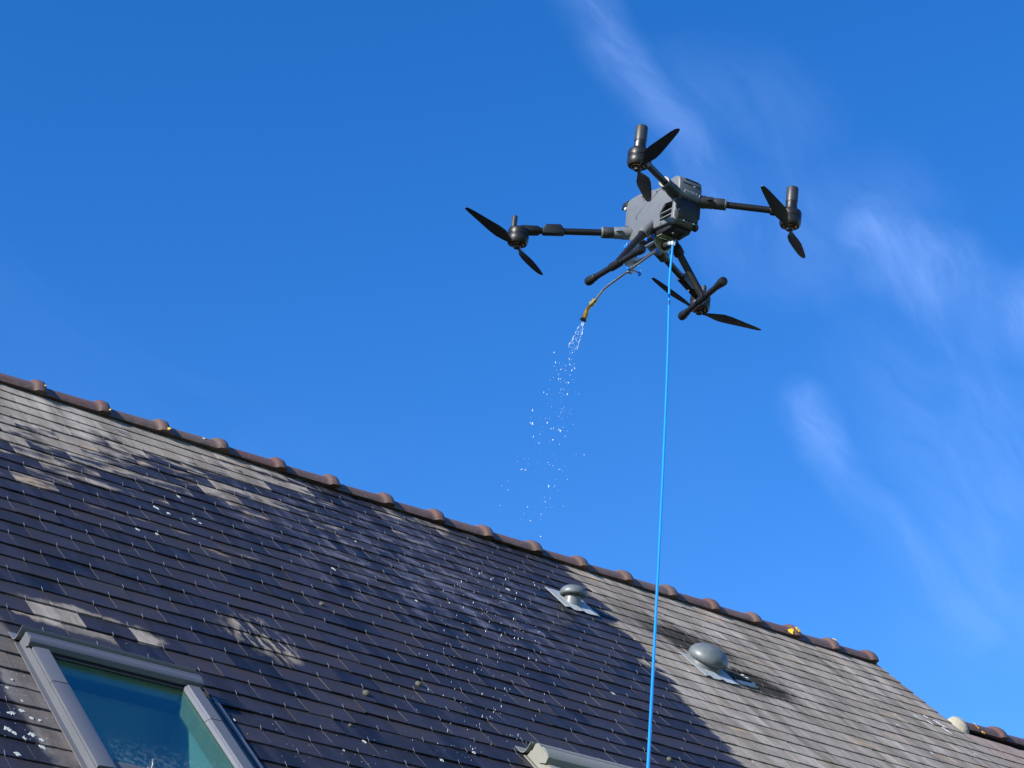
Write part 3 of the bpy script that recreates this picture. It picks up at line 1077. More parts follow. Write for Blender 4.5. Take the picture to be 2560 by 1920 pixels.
    for xa, xb, ya, yb in ((i0 + 0.0005, i0 + 0.006, Y0, Y1), (i1 - 0.006, i1 - 0.0005, Y0, Y1), (i0 + 0.0065, i1 - 0.0065, Y1 - 0.006, Y1), (i0 + 0.0065, i1 - 0.0065, Y0, Y0 + 0.006)):
        m_.box(xa, xb, ya, yb, -0.034, 0.0365)
    m_.build('sash_lining', M_PINE, s_, sm=0)
    m_ = MB()
    e = d - 1.6
    q2 = [(A0 - 0.9, B0 - 1.0, e), (A1 + 0.9, B0 - 1.0, e), (A1 + 0.9, B1 + 0.9, e), (A0 - 0.9, B1 + 0.9, e)]
    q3 = [(A0 - 0.9, B0 - 1.0, d), (A1 + 0.9, B0 - 1.0, d), (A1 + 0.9, B1 + 0.9, d), (A0 - 0.9, B1 + 0.9, d)]
    m_.add(q3 + q2 + q1, [(0, 1, 5, 4), (1, 2, 6, 5), (2, 3, 7, 6), (3, 0, 4, 7), (4, 5, 6, 7),
                          (0, 1, 9, 8), (1, 2, 10, 9), (2, 3, 11, 10), (3, 0, 8, 11)])
    m_.build('room_lining', M_ROOM, s_, sm=0)
    return s_


skylight(SKY[0], M_ALU, M_ALU2, 'grey aluminium skylight with misted blue-green glass in the lower left of the roof')
skylight(SKY[1], M_ALU3, M_ALU3, 'olive-grey skylight whose upper edge shows at the bottom of the roof', 1.75)

# ------------------------------------------------------------------ roof vents
M_VENT = mat('vent_grey_plastic', (0.088, 0.104, 0.112), 0.46, var=0.4, vscale=14, bump=0.15, bscale=120)
M_ZINC = mat('zinc_flashing', (0.33, 0.36, 0.375), 0.5, 0.2, var=0.25, vscale=14, bump=0.2, bscale=30)
NRM = RM @ Vector((0, 0, 1))


def vent(u, row, axis, rn, hn, dome, label, plate, skew):
    base = RP(u, row, 0.012)
    ax = Vector(axis).normalized()
    b = MB().lathe([(rn * 1.12, -0.08), (rn * 1.06, 0.0), (rn, 0.03), (rn * 0.96, hn)], (0, 0, 0), ax, 28)
    v = hpart('roof_vent', b.mesh('roof_vent', 50), M_VENT, base)
    tag(v, label)
    MB().lathe(dome, ax * hn, ax, 36).build('dome', M_VENT, v, sm=50)
    # creased metal sheet under the slates above, lapping over the ones below
    w_, h0, h1, k = plate
    m_ = MB()
    n = 8
    top, bot = [], []
    for i in range(n + 1):
        x = -w_ / 2 + w_ * i / n
        z = 0.004 + 0.004 * math.sin(i * 2.1) * (1 if 0 < i < n else 0)
        top.append((x, h0, 0.001))
        bot.append((x + skew, -h1 + 0.006 * math.sin(i * 1.7), z))
    vs_ = top + bot + [(x, y, z - 0.0015) for x, y, z in top] + [(x, y, z - 0.0015) for x, y, z in bot]
    c = n + 1
    fs_ = []
    for i in range(n):
        fs_ += [(i, i + 1, c + i + 1, c + i), (2 * c + i, 3 * c + i, 3 * c + i + 1, 2 * c + i + 1), (c + i, c + i + 1, 3 * c + i + 1, 3 * c + i),
                (i, 2 * c + i, 2 * c + i + 1, i + 1)]
    fs_ += [(0, c, 3 * c, 2 * c), (n, 2 * c + n, 3 * c + n, c + n)]
    m_.add(vs_, fs_)
    f_ = m_.build('flashing', M_ZINC, v, sm=0)
    f_.rotation_euler = RR
    f_.location = NRM * 0.003
    return v


ax1 = Vector((0, 0, 1)) + NRM * 0.28
vent(14.86, 5.55, ax1, 0.048, 0.044,
     [(0.048, -0.002), (0.070, -0.004), (0.0755, 0.000), (0.077, 0.008), (0.074, 0.024), (0.064, 0.038), (0.047, 0.049), (0.022, 0.056), (0.001, 0.057)],
     'small mushroom-shaped grey roof vent on a zinc sheet at the edge of the wet slates', (0.25, 0.13, 0.125, 0), 0.0)
ax2 = NRM + Vector((0, 0, 1)) * 0.15
v2 = vent(18.12, 8.6, ax2, 0.088, 0.026,
          [(0.080, -0.004), (0.104, 0.000), (0.115, 0.008), (0.118, 0.022), (0.114, 0.042), (0.100, 0.062), (0.076, 0.079), (0.042, 0.091), (0.015, 0.095), (0.001, 0.096)],
          'large egg-shaped grey roof vent on the dry slates amid black growth and painted shadow', (0.26, 0.10, 0.19, 0), 0.0)
# loose slate chips and mortar crumbs lying beside the larger vent
M_CHIP = mat('pale_debris', (0.42, 0.40, 0.37), 0.9, var=0.3, vscale=40)
for i, (x, y, s_) in enumerate([(1858, 1690, 0.016), (1868, 1696, 0.014), (1884, 1709, 0.015)]):
    u, row, dist = ray_roof(x, y, 0.02)
    b = MB().ell((0, 0, 0), s_, s_ * 0.9, s_ * 0.7, 8, 5)
    b.v = [tuple(Vector(p) * (1 + 0.3 * noise.noise(Vector(p) * 90 + Vector((i * 3, 0, 0))))) for p in b.v]
    o = b.build('mortar_crumb', M_CHIP, roof, sm=30)
    o.location = (u * SW, -row * SG, on_slate(u, row) + s_ * 0.4)
u, row, dist = ray_roof(1868, 1708, 0.02)
o = MB().box(-0.075, 0.075, -0.022, 0.022, 0, 0.007).build('slate_chip', M_CHIP, roof)
o.location = (u * SW, -row * SG, on_slate(u, row) + 0.002)
o.rotation_euler = (0.03, 0, 0.12)

# ------------------------------------------------------------------ drone
DT = CAM + Vector((3.90683, 4.16167, 3.67908))
DR = Matrix(((-0.09915, 0.99507, 0.00106), (-0.97885, -0.09734, -0.17993), (-0.17894, -0.01888, 0.98368)))
drone = mk('drone', None)
drone.matrix_world = Matrix.Translation(DT) @ DR.to_4x4()
drone.empty_display_size = 0.2
tag(drone, 'dark grey four-rotor drone hovering above the roof with a spray lance underneath', 'drone')
M_BODY = mat('drone_grey_shell', (0.092, 0.102, 0.113), 0.50, var=0.05, vscale=20, bump=0.05, bscale=400)
M_DARK = mat('drone_dark_plastic', (0.008, 0.0085, 0.010), 0.42, spec=0.35, var=0.1, vscale=30, bump=0.05, bscale=300)
M_ARM = mat('drone_arm_carbon', (0.008, 0.008, 0.009), 0.42, spec=0.35, var=0.12, vscale=60, bump=0.12, bscale=350)
M_JOINT = mat('drone_joint_grey', (0.024, 0.026, 0.029), 0.45, spec=0.4, var=0.08, vscale=30)
M_PROP = mat('propeller_black', (0.007, 0.007, 0.008), 0.45, var=0.1)
M_BLACK = mat('drone_black_void', (0.006, 0.006, 0.007), 0.6)
M_COPPER = mat('motor_copper', (0.55, 0.16, 0.06), 0.35, 0.8, var=0.3, vscale=90)
M_LED = mat('white_led_lens', (0.5, 0.52, 0.54), 0.15, var=0.02)
M_SCREW = mat('bright_steel', (0.75, 0.76, 0.78), 0.22, 1.0, var=0.1)
M_LOGO = mat('logo_print', (0.36, 0.365, 0.38), 0.5)
M_BRASS = mat('brass', (0.74, 0.46, 0.15), 0.28, 1.0, var=0.15, vscale=80)
M_STEEL = mat('stainless_tube', (0.50, 0.52, 0.55), 0.30, 1.0, var=0.08, vscale=40)
M_BLUEK = mat('blue_knob', (0.01, 0.16, 0.85), 0.25, var=0.05)
M_OLIVE = mat('zinc_plate_olive', (0.36, 0.35, 0.25), 0.36, 0.55, var=0.2, vscale=30)


def dp(name, mb, mt, parent=drone, sm=40, bev=0.0, seg=2):
    return mb.build(name, mt, parent, sm=sm, bev=bev, seg=seg)


# --- body shell: side profile (x towards the printed end, z up) given waist and chamfers
prof = [(-0.166, 0.066), (-0.158, 0.079), (-0.120, 0.086), (-0.083, 0.087), (0.000, 0.075), (0.060, 0.068), (0.118, 0.062), (0.128, 0.050),
        (0.130, -0.012), (0.129, -0.066), (0.118, -0.076), (0.015, -0.070), (-0.050, -0.076), (-0.108, -0.074), (-0.118, -0.062), (-0.126, -0.016), (-0.148, -0.008), (-0.152, 0.050)]
body = dp('body', MB().prism(prof, 'y', -0.048, 0.048), M_BODY, bev=0.0055, seg=3)
for sy in (-1, 1):      # battery-bay openings on both flanks
    ya, yb = (-0.06, -0.024) if sy < 0 else (0.024, 0.06)
    cut(body, MB().prism([(0.072, 0.000), (0.048, -0.026), (0.053, -0.056), (0.113, -0.061), (0.116, -0.004)], 'y', ya, yb).mesh('cut', 0))
    cut(body, MB().prism([(-0.064, 0.071), (-0.055, 0.073), (-0.031, 0.045), (-0.034, 0.038), (-0.041, 0.040)], 'y',
                         -0.06 if sy < 0 else 0.044, -0.044 if sy < 0 else 0.06).mesh('cut', 0))
if not body.data.materials:
    body.data.materials.append(M_BODY)
b = MB()
for sy in (-1, 1):
    y0, y1 = (-0.0245, -0.0235) if sy < 0 else (0.0235, 0.0245)
    b.box(0.045, 0.118, y0, y1, -0.063, 0.002)
dp('bay_floor', b, M_BLACK)
for sy in (-1, 1):
    a, c = (-0.0485, -0.038) if sy < 0 else (0.038, 0.0485)
    for z in (-0.0295, -0.0475):
        dp('bay_slat', MB().box(0.050, 0.114, a, c, z - 0.0020, z + 0.0020), M_BODY, bev=0.001)
    dp('battery_edge', MB().prism([(0.076, -0.002), (0.052, -0.025), (0.058, -0.028), (0.081, -0.007)], 'y', a - 0.0015 * sy * -1, c), M_DARK, bev=0.001)
    o = dp('battery_label', MB().box(0.062, 0.104, a * 0.0 + (-0.0262 if sy < 0 else 0.0245), a * 0.0 + (-0.0245 if sy < 0 else 0.0262), -0.043, -0.036), M_LOGO)
# seam lines of the shell panels (thin raised ribs over a dark groove)
for sy in (-1, 1):
    y0 = 0.0478 * sy
    for p, q in (((-0.058, 0.083), (-0.014, 0.036)), ((-0.014, 0.036), (0.030, 0.060)), ((0.030, 0.060), (0.062, 0.064))):
        d = Vector((q[0] - p[0], 0, q[1] - p[1]))
        nrm = Vector((-d.z, 0, d.x)).normalized() * 0.0009
        P_, Q_ = Vector((p[0], 0, p[1])), Vector((q[0], 0, q[1]))
        b = MB()
        pts = [P_ + nrm, Q_ + nrm, Q_ - nrm, P_ - nrm]
        ys = sorted((y0 - 0.0012 * sy, y0 + 0.0006 * sy))
        b.prism([(t.x, t.z) for t in pts], 'y', ys[0], ys[1])
        dp('panel_seam', b, M_BLACK)
    # raised fold running down the flank
    b = MB().prism([(-0.098, 0.012), (-0.030, 0.052), (-0.022, 0.046), (-0.088, 0.004)], 'y', *sorted((0.0475 * sy, 0.0490 * sy)))
    dp('flank_fold', b, M_BODY, bev=0.0006)
    for x, z in ((-0.082, -0.002), (-0.112, -0.030), (-0.100, -0.038), (0.060, -0.066), (0.098, -0.067), (-0.020, -0.055), (0.020, 0.060)):
        b = MB().lathe([(0.0026, 0), (0.0026, 0.0012), (0.0012, 0.0014)], (x, 0.0478 * sy, z), (0, sy, 0), 10)
        dp('screw', b, M_DARK)
# front sensor block under the brow, far end
dp('front_brow', MB().prism([(-0.176, 0.060), (-0.170, 0.078), (-0.140, 0.084), (-0.146, 0.062)], 'y', -0.051, 0.051), M_DARK, bev=0.003)
for sy in (-1, 1):
    dp('sensor_lens', MB().lathe([(0.0055, 0), (0.0055, 0.004), (0.0035, 0.006)], (-0.150, 0.0478 * sy, 0.055), (0, sy, 0), 12), M_LED)
dp('top_beacon', MB().lathe([(0.008, 0), (0.008, 0.008), (0.006, 0.013), (0.001, 0.015)], (-0.070, -0.026, 0.086), (0, 0, 1), 14), M_DARK)
dp('satellite_dome', MB().lathe([(0.02, 0), (0.02, 0.006), (0.012, 0.010), (0.001, 0.011)], (-0.02, 0.01, 0.078), (0, 0, 1), 18), M_DARK)
# printed end: dark panel, air slots, hood with handle gap
dp('end_panel', MB().box(0.1295, 0.1330, -0.036, 0.042, -0.062, 0.006), M_DARK, bev=0.002)
hood = dp('end_hood', MB().prism([(0.070, 0.062), (0.078, 0.084), (0.112, 0.088), (0.134, 0.078), (0.1395, 0.056), (0.1385, 0.014), (0.124, 0.006), (0.070, 0.020)], 'y', -0.0445, 0.0445),
          M_BODY, bev=0.006, seg=3)
dp('handle_gap', MB().box(0.1355, 0.1402, -0.032, 0.036, 0.0555, 0.0600), M_BLACK)
dp('status_light', MB().box(0.1392, 0.1410, 0.010, 0.016, 0.054, 0.058), M_LED, bev=0.0006)
dp('top_slot', MB().box(0.118, 0.1362, -0.022, 0.030, 0.0735, 0.0775), M_BLACK)
for y0, y1 in ((-0.024, 0.003), (0.008, 0.034)):
    dp('air_slot', MB().box(0.1300, 0.1342, y0, y1, 0.0070, 0.0125), M_BLACK)
dp('side_grille', MB().box(0.1300, 0.1336, -0.0455, -0.0370, -0.034, 0.004), M_BLACK)
for i in range(5):
    dp('grille_rib', MB().box(0.1325, 0.1342, -0.0455, -0.0370, -0.031 + i * 0.0055, -0.0295 + i * 0.0055), M_JOINT)
dp('side_grille', MB().box(0.1300, 0.1336, 0.0385, 0.0470, -0.045, -0.004), M_BLACK)
b = MB().tube([(0.134, -0.047, -0.034), (0.1345, -0.045, -0.040), (0.1345, -0.038, -0.041), (0.134, -0.034, -0.033)], 0.0012, 8)
dp('grille_clip', b, M_SCREW)
for y in (-0.012, 0.026):
    dp('corner_screw', MB().lathe([(0.0028, 0), (0.0028, 0.006), (0.001, 0.0065)], (0.128, y, -0.066), (1, 0, 0.1), 10), M_SCREW)
    dp('hinge_rod', MB().rod((0.131, y - 0.004, -0.067), (0.131, y + 0.016, -0.067), 0.0020, n=8), M_BODY)
for y in (-0.043, 0.043):
    dp('bumper', MB().ell((0.122, y, -0.072), 0.013, 0.008, 0.012, 14, 9), M_BODY if y < 0 else M_DARK)
# lettering on the printed end
fc = bpy.data.curves.new('lettering', 'FONT')
fc.body = 'MATRICE'
fc.size = 0.0115
fc.extrude = 0.0004
fc.align_x = 'CENTER'
fo = bpy.data.objects.new('lettering', fc)
COL.objects.link(fo)
bpy.context.view_layer.update()
lm = bpy.data.meshes.new_from_object(fo.evaluated_get(bpy.context.evaluated_depsgraph_get()))
bpy.data.objects.remove(fo, do_unlink=True)
lo = mk('lettering', lm, drone, M_LOGO)
lo.matrix_local = Matrix(((0, 0, 1, 0.1391), (1, 0, 0, 0.004), (0, 1, 0, 0.030), (0, 0, 0, 1)))
if not lm.materials:
    lm.materials.append(M_LOGO)
for y in (-0.024, 0.033):
    dp('lettering_bracket', MB().tube([(0.1395, y, 0.026), (0.1398, y + 0.002, 0.031), (0.1395, y + 0.003, 0.036)], 0.0007, 6), M_LOGO)
# underside tray and gimbal mounts
dp('belly_tray', MB().prism([(0.110, -0.071), (0.100, -0.088), (0.030, -0.092), (-0.080, -0.084), (-0.104, -0.072)], 'y', -0.036, 0.040), M_DARK, bev=0.004)
dp('belly_sensor', MB().box(0.070, 0.110, -0.020, 0.028, -0.094, -0.084), M_BLACK, bev=0.003)
for x, y in ((0.085, -0.012), (0.085, 0.016)):
    dp('belly_lens', MB().lathe([(0.007, 0), (0.007, 0.004), (0.004, 0.005)], (x, y, -0.094), (0, 0, -1), 16), M_JOINT)

# --- arms, motors, propellers
MOT = {'T': (0.276, -0.294, 0.0), 'Rr': (0.276, 0.294, 0.0), 'L': (-0.276, -0.364, -0.106), 'B': (-0.276, 0.364, -0.106)}
ROOT = {'T': (0.118, -0.046, 0.024), 'Rr': (0.118, 0.046, 0.024), 'L': (-0.122, -0.046, -0.040), 'B': (-0.122, 0.046, -0.046)}
END = {'T': (0.276, -0.294, 0.006), 'Rr': (0.276, 0.294, 0.018), 'L': (-0.276, -0.364, -0.086), 'B': (-0.276, 0.364, -0.092)}
BL = {'T': (-9, 138), 'Rr': (-58, 131), 'L': (-70, 130), 'B': (-72, 92)}


def blade_mesh(name):
    """one blade along +x: tapering, twisted, curved leading edge"""
    st_ = [(0.016, 0.010, 34, .0052), (0.035, 0.013, 32, .0042), (0.060, 0.026, 27, .0034), (0.090, 0.041, 22, .0030), (0.125, 0.043, 17, .0027), (0.165, 0.037, 13, .0023),
           (0.205, 0.030, 10, .0019), (0.240, 0.023, 8, .0015), (0.262, 0.015, 7, .0012), (0.269, 0.005, 7, .0008)]
    vs_, fs_ = [], []
    n = 10
    for r_, c, tw, th in st_:
        a = R(tw)
        for i in range(n):
            t = 2 * math.pi * i / n
            yy = c * 0.5 * math.cos(t) + c * 0.12
            zz = th * math.sin(t) + 0.06 * c * (1 - (2 * yy / max(c, 1e-4)) ** 2)
            vs_.append((r_, yy * math.cos(a) - zz * math.sin(a), yy * math.sin(a) + zz * math.cos(a)))
    for k in range(len(st_) - 1):
        for i in range(n):
            j = (i + 1) % n
            fs_.append((k * n + i, k * n + j, (k + 1) * n + j, (k + 1) * n + i))
    fs_ += [tuple(range(n)), tuple(range((len(st_) - 1) * n, len(st_) * n))]
    return MB().add(vs_, fs_).mesh(name, 60)


BLADE = blade_mesh('blade')
BLADE.materials.append(M_PROP)
BLADE_M = BLADE.copy()
BLADE_M.transform(Matrix.Scale(-1, 4, Vector((0, 1, 0))))
BLADE_M.flip_normals()
for k in MOT:
    rear = k in ('T', 'Rr')
    p0, p1, mc = Vector(ROOT[k]), Vector(END[k]), Vector(MOT[k])
    d = (p1 - p0).normalized()
    L = (p1 - p0).length
    arm = dp('arm', MB().rod(p0 + d * 0.05, p1 - d * 0.01, 0.0108, n=24), M_ARM)
    # stepped root joint with lock ring
    j = MB().lathe([(0.021, -0.02), (0.021, 0.022), (0.0195, 0.026), (0.0195, 0.046), (0.0165, 0.052)], p0, d, 24)
    dp('arm_joint', j, M_JOINT if rear else M_BODY, parent=arm)
    j = MB().lathe([(0.0175, 0.0), (0.0185, 0.003), (0.0185, 0.032), (0.0150, 0.038)], p0 + d * 0.050, d, 24)
    dp('lock_ring', j, M_JOINT, parent=arm)
    j = MB().lathe([(0.0188, 0.0), (0.0192, 0.002), (0.0170, 0.006)], p0 + d * 0.084, d, 24)
    dp('collar_ring', j, M_BODY, parent=arm)
    side = d.cross(Vector((0, 0, 1))).normalized()
    lt = MB().box(-0.009, 0.009, -0.006, 0.006, -0.003, 0.003, Matrix.Translation(p0 + d * 0.036 + (side if side.dot(Vector((0, -1, 0))) > 0 or rear else -side) * 0.0205)
                  @ d.to_track_quat('X', 'Z').to_matrix().to_4x4())
    dp('lock_lever', lt, M_SCREW if not rear else M_DARK, parent=arm, bev=0.001)
    # motor housing
    up = Vector((0, 0, 1))
    mo = MB().lathe([(0.0150, -0.0360), (0.0300, -0.0345), (0.0340, -0.0270), (0.0345, -0.0080), (0.0330, -0.0060), (0.0330, -0.0035), (0.0345, -0.0020), (0.0345, 0.0120), (0.0315, 0.0180),
                     (0.0220, 0.0225)], mc + Vector((0, 0, 0.004)), up, 32)
    motor = dp('motor', mo, M_DARK)
    dp('arm_socket', MB().lathe([(0.0135, 0.0), (0.0165, 0.006), (0.0175, 0.055), (0.0150, 0.062)], p1 - d * 0.066, d, 22), M_DARK, parent=motor, bev=0)
    for t in range(4):
        a = R(45 + 90 * t)
        arc = [mc + Vector((0.0195 * math.cos(a + R(q)), 0.0195 * math.sin(a + R(q)), -0.0325)) for q in (-32, -16, 0, 16, 32)]
        dp('winding', MB().tube(arc, 0.0016, 8), M_COPPER, parent=motor)
    if rear:
        base = mc + Vector((0, 0, 0.020))
        dp('antenna_neck', MB().lathe([(0.0235, -0.004), (0.0190, 0.010), (0.0180, 0.030), (0.0186, 0.034)], base, up, 28), M_DARK, parent=motor)
        dp('antenna', MB().lathe([(0.0190, 0.0), (0.0190, 0.046), (0.0170, 0.050), (0.0100, 0.0515)], base + Vector((0, 0, 0.0345)), up, 28), M_JOINT, parent=motor)
        q = base + Vector((0.010, -0.0160, 0.018)) if k == 'T' else base + Vector((0.0185, 0.004, 0.006))
        if k == 'T':
            nd = Vector((0.45, -0.85, 0)).normalized()
            MT = Matrix.Translation(base + nd * 0.0185 + Vector((0, 0, 0.019))) @ nd.to_track_quat('X', 'Z').to_matrix().to_4x4()
            dp('light', MB().box(-0.0016, 0.0016, -0.0042, 0.0042, -0.0085, 0.0085, MT), M_LED, parent=motor, bev=0.0016)
    else:
        base = mc + Vector((0, 0, 0.020))
        off = -side * 0.0 + d * 0.018
        dp('antenna', MB().lathe([(0.0110, -0.006), (0.0092, 0.0), (0.0088, 0.046), (0.0070, 0.0495), (0.001, 0.051)], base + off, up, 20), M_JOINT, parent=motor)
        # light box riding on the arm
        q = d.to_track_quat('X', 'Z').to_matrix().to_4x4()
        MT = Matrix.Translation(p1 - d * 0.110) @ q
        bx = MB()
        pf = [(-0.036, 0.004), (-0.024, 0.020), (0.022, 0.020), (0.034, 0.004), (0.034, -0.012), (-0.036, -0.012)]
        n = len(pf)
        bx.add([MT @ Vector((x, -0.0135, z)) for x, z in pf] + [MT @ Vector((x, 0.0135, z)) for x, z in pf],
               [tuple(range(n)), tuple(reversed(range(n, 2 * n)))] + [(i, n + i, n + (i + 1) % n, (i + 1) % n) for i in range(n)])
        lb = dp('light_box', bx, M_DARK, parent=arm, bev=0.002)
    # propeller: hub and two folding blades at rest
    hub = MB().lathe([(0.012, 0.0), (0.0125, -0.006), (0.0110, -0.012), (0.004, -0.015)], mc + Vector((0, 0, -0.032)), up, 18)
    pr = dp('propeller', hub, M_PROP)
    for a in BL[k]:
        bl = mk('blade', BLADE_M if k in ('T', 'B') else BLADE, pr)
        bl.matrix_local = Matrix.Translation(mc + Vector((0, 0, -0.039))) @ Matrix.Rotation(R(a), 4, 'Z') @ Matrix.Rotation(R(-4.5), 4, 'Y')

# --- landing gear
for root, ft, sk0, sk1 in (((0.002, -0.046, -0.048), (0.046, -0.196, -0.250), (-0.128, -0.176, -0.250), (0.207, -0.203, -0.250)),
                           ((-0.006, 0.040, -0.066), (0.036, 0.152, -0.250), (-0.137, 0.199, -0.250), (0.195, 0.116, -0.250))):
    r_, f_, a, c = map(Vector, (root, ft, sk0, sk1))
    near = a.lerp(c, max(0, min(1, (f_ - a).dot(c - a) / (c - a).length_squared)))
    d = (near - r_).normalized()
    leg = dp('landing_leg', MB().rod(r_ + d * 0.03, near, 0.0115, n=20), M_ARM)
    col_ = M_BODY if root[1] < 0 else M_DARK
    dp('leg_socket', MB().lathe([(0.0135, -0.012), (0.0150, 0.012), (0.0155, 0.030), (0.0175, 0.034), (0.0175, 0.058), (0.0150, 0.064)], r_, d, 22), col_, parent=leg)
    e = (c - a).normalized()
    dp('skid', MB().rod(a, c, 0.0098, n=18), M_ARM, parent=leg)
    dp('skid_clamp', MB().lathe([(0.0125, 0), (0.0135, 0.004), (0.0135, 0.054), (0.0125, 0.058)], near - e * 0.029, e, 18), M_DARK, parent=leg)
    for q, s in ((a, e), (c, -e)):
        dp('rubber_foot', MB().lathe([(0.009, -0.002), (0.0140, 0.001), (0.0150, 0.010), (0.0140, 0.024), (0.0120, 0.030), (0.0118, 0.048), (0.0105, 0.050)], q, s, 18), M_DARK, parent=leg)

# --- spray rig under the belly
rig = dp('spray_bracket', MB().prism([(-0.034, -0.086), (0.034, -0.086), (0.034, -0.108), (0.016, -0.132), (-0.016, -0.132), (-0.034, -0.108)], 'x', 0.012, 0.0145), M_OLIVE)
dp('bracket_flange', MB().box(0.0145, 0.050, -0.034, 0.034, -0.0935, -0.0915), M_OLIVE, parent=rig)
dp('bracket_rib', MB().rod((0.030, -0.030, -0.097), (0.034, 0.030, -0.097), 0.0016, n=8), M_SCREW, parent=rig)
for y in (-0.030, 0.010):
    dp('support_rod', MB().rod((0.012, y, -0.105), (-0.150, y, -0.114), 0.0052, n=14), M_STEEL, parent=rig)
dp('front_plate', MB().prism([(-0.040, -0.096), (0.020, -0.096), (0.020, -0.126), (-0.010, -0.145), (-0.040, -0.130)], 'x', -0.152, -0.1495), M_STEEL, parent=rig)
dp('front_plate', MB().prism([(-0.050, -0.084), (-0.016, -0.084), (-0.016, -0.112), (-0.050, -0.104)], 'x', -0.118, -0.116), M_STEEL, parent=rig)
for x, y, z, s in ((0.006, -0.036, -0.090, .0065), (-0.032, -0.036, -0.088, .005), (-0.118, -0.054, -0.092, .0065), (0.004, -0.012, -0.128, .0085), (-0.156, -0.012, -0.142, .0065),
                   (-0.150, 0.028, -0.150, .0065), (0.020, 0.030, -0.128, .0065)):
    kb = dp('knob', MB().lathe([(s * .6, -s), (s, -s * .4), (s, s * .5), (s * .5, s)], (x, y, z), (0.3, -0.8, 0.3), 12), M_BLUEK, parent=rig)
    dp('knob_screw', MB().rod((x, y, z), (x, y + 0.004, z + 0.016), 0.0020, n=8), M_SCREW, parent=rig)

dp('knob_arm', MB().rod((-0.150, 0.028, -0.148), (-0.156, -0.004, -0.141), 0.0026, n=8), M_STEEL, parent=rig)
lance = dp('spray_lance', MB().tube([(0.030, 0.0, -0.1115), (-0.008, 0.0, -0.1165), (-0.043, 0.0, -0.1205), (-0.165, 0.0, -0.1395), (-0.290, 0.0, -0.1600), (-0.306, 0.0, -0.1635), (-0.318, 0.0, -0.1695),
                                     (-0.330, 0.0, -0.1765), (-0.357, 0.0, -0.1920)], 0.0046, 14), M_STEEL)
dp('valve_body', MB().lathe([(0.009, 0), (0.0125, 0.003), (0.0125, 0.030), (0.0090, 0.034)], (0.006, 0.004, -0.1155), (0.97, 0.05, 0.12), 20), M_BLACK, parent=lance)
dp('brass_union', MB().lathe([(0.0075, 0), (0.0090, 0.002), (0.0090, 0.010), (0.0065, 0.012), (0.0065, 0.016), (0.0095, 0.018), (0.0095, 0.024)], (-0.022, 0.0, -0.1178), (0.98, 0, 0.16), 6), M_BRASS, parent=lance, sm=20)
dp('elbow_fitting', MB().lathe([(0.0085, 0), (0.0105, 0.003), (0.0105, 0.014), (0.0075, 0.018), (0.0085, 0.020), (0.0085, 0.028)], (0.032, 0.006, -0.1115), (0.95, 0.1, 0.05), 6), M_SCREW, parent=lance, sm=20)
dp('elbow_fitting', MB().lathe([(0.0065, 0.010), (0.0075, 0.0), (0.0075, -0.008), (0.0060, -0.014)], (0.056, 0.008, -0.108), (0.0, 0.0, 1), 12), M_SCREW, parent=lance)
dp('lance_clamp', MB().box(-0.172, -0.158, -0.010, 0.010, -0.152, -0.128), M_STEEL, parent=lance, bev=0.002)
# nozzle: hex unions, elbow and black fan tip
nz = [Vector((-0.352, 0, -0.189)), Vector((-0.386, 0, -0.203)), Vector((-0.402, 0, -0.216)), Vector((-0.414, 0, -0.238))]
d1, d2 = (nz[1] - nz[0]).normalized(), (nz[3] - nz[2]).normalized()
noz = MB()
noz.lathe([(0.0070, 0), (0.0098, 0.002), (0.0098, 0.009), (0.0078, 0.011), (0.0078, 0.014), (0.0105, 0.016), (0.0105, 0.026), (0.0080, 0.028)], nz[0], d1, 6)
noz.tube([nz[0] + d1 * 0.026, nz[1], nz[1].lerp(nz[2], .5) + Vector((-.001, 0, .001)), nz[2], nz[2] + d2 * 0.004], 0.0068, 12)
noz.lathe([(0.0072, 0), (0.0090, 0.001), (0.0090, 0.007), (0.0075, 0.009), (0.0075, 0.011), (0.0104, 0.013), (0.0104, 0.022), (0.0086, 0.024)], nz[2] + d2 * 0.002, d2, 6)
dp('nozzle', noz, M_BRASS, parent=lance, sm=25)
tip = nz[2] + d2 * 0.026
dp('nozzle_tip', MB().lathe([(0.0080, 0), (0.0095, 0.004), (0.0120, 0.010), (0.0100, 0.011)], tip, d2, 16), M_BLACK, parent=lance)
TIPW = DT + DR @ (tip + d2 * 0.011)
TIPD = (DR @ d2).normalized()

# ------------------------------------------------------------------ hose
M_HOSE = mat('blue_hose', (0.018, 0.24, 0.70), 0.07, var=0.2, vscale=5, coat=1.0)
M_HBAND = mat('dark_blue_tape', (0.005, 0.07, 0.22), 0.5)
hp = [DT + DR @ Vector((0.056, 0.008, -0.118))]
HI = [(1447, 545, None), (1446.5, 600, 6.62), (1445, 655, 6.51), (1442, 770, 6.28), (1437, 900, 6.01), (1429, 1080, 5.63), (1418, 1300, 5.16), (1400, 1650, 4.40)]
for x, y, dd in HI[1:]:
    hp.append(rayp(x * 1.1573, y * 1.1573, dd))
last = hp[-1]
tl = (hp[-1] - hp[-2]).normalized()
hp += [last + tl * 0.7, last + tl * 1.5 + Vector((0.05, -0.02, -0.12)), last + tl * 2.2 + Vector((0.1, -0.05, -0.5))]
hp += [Vector((hp[-1].x - 0.1, hp[-1].y - 0.1, 0.35)), Vector((hp[-1].x - 0.25, hp[-1].y - 0.3, 0.012)), Vector((hp[-1].x - 0.9, hp[-1].y - 1.0, 0.008))]


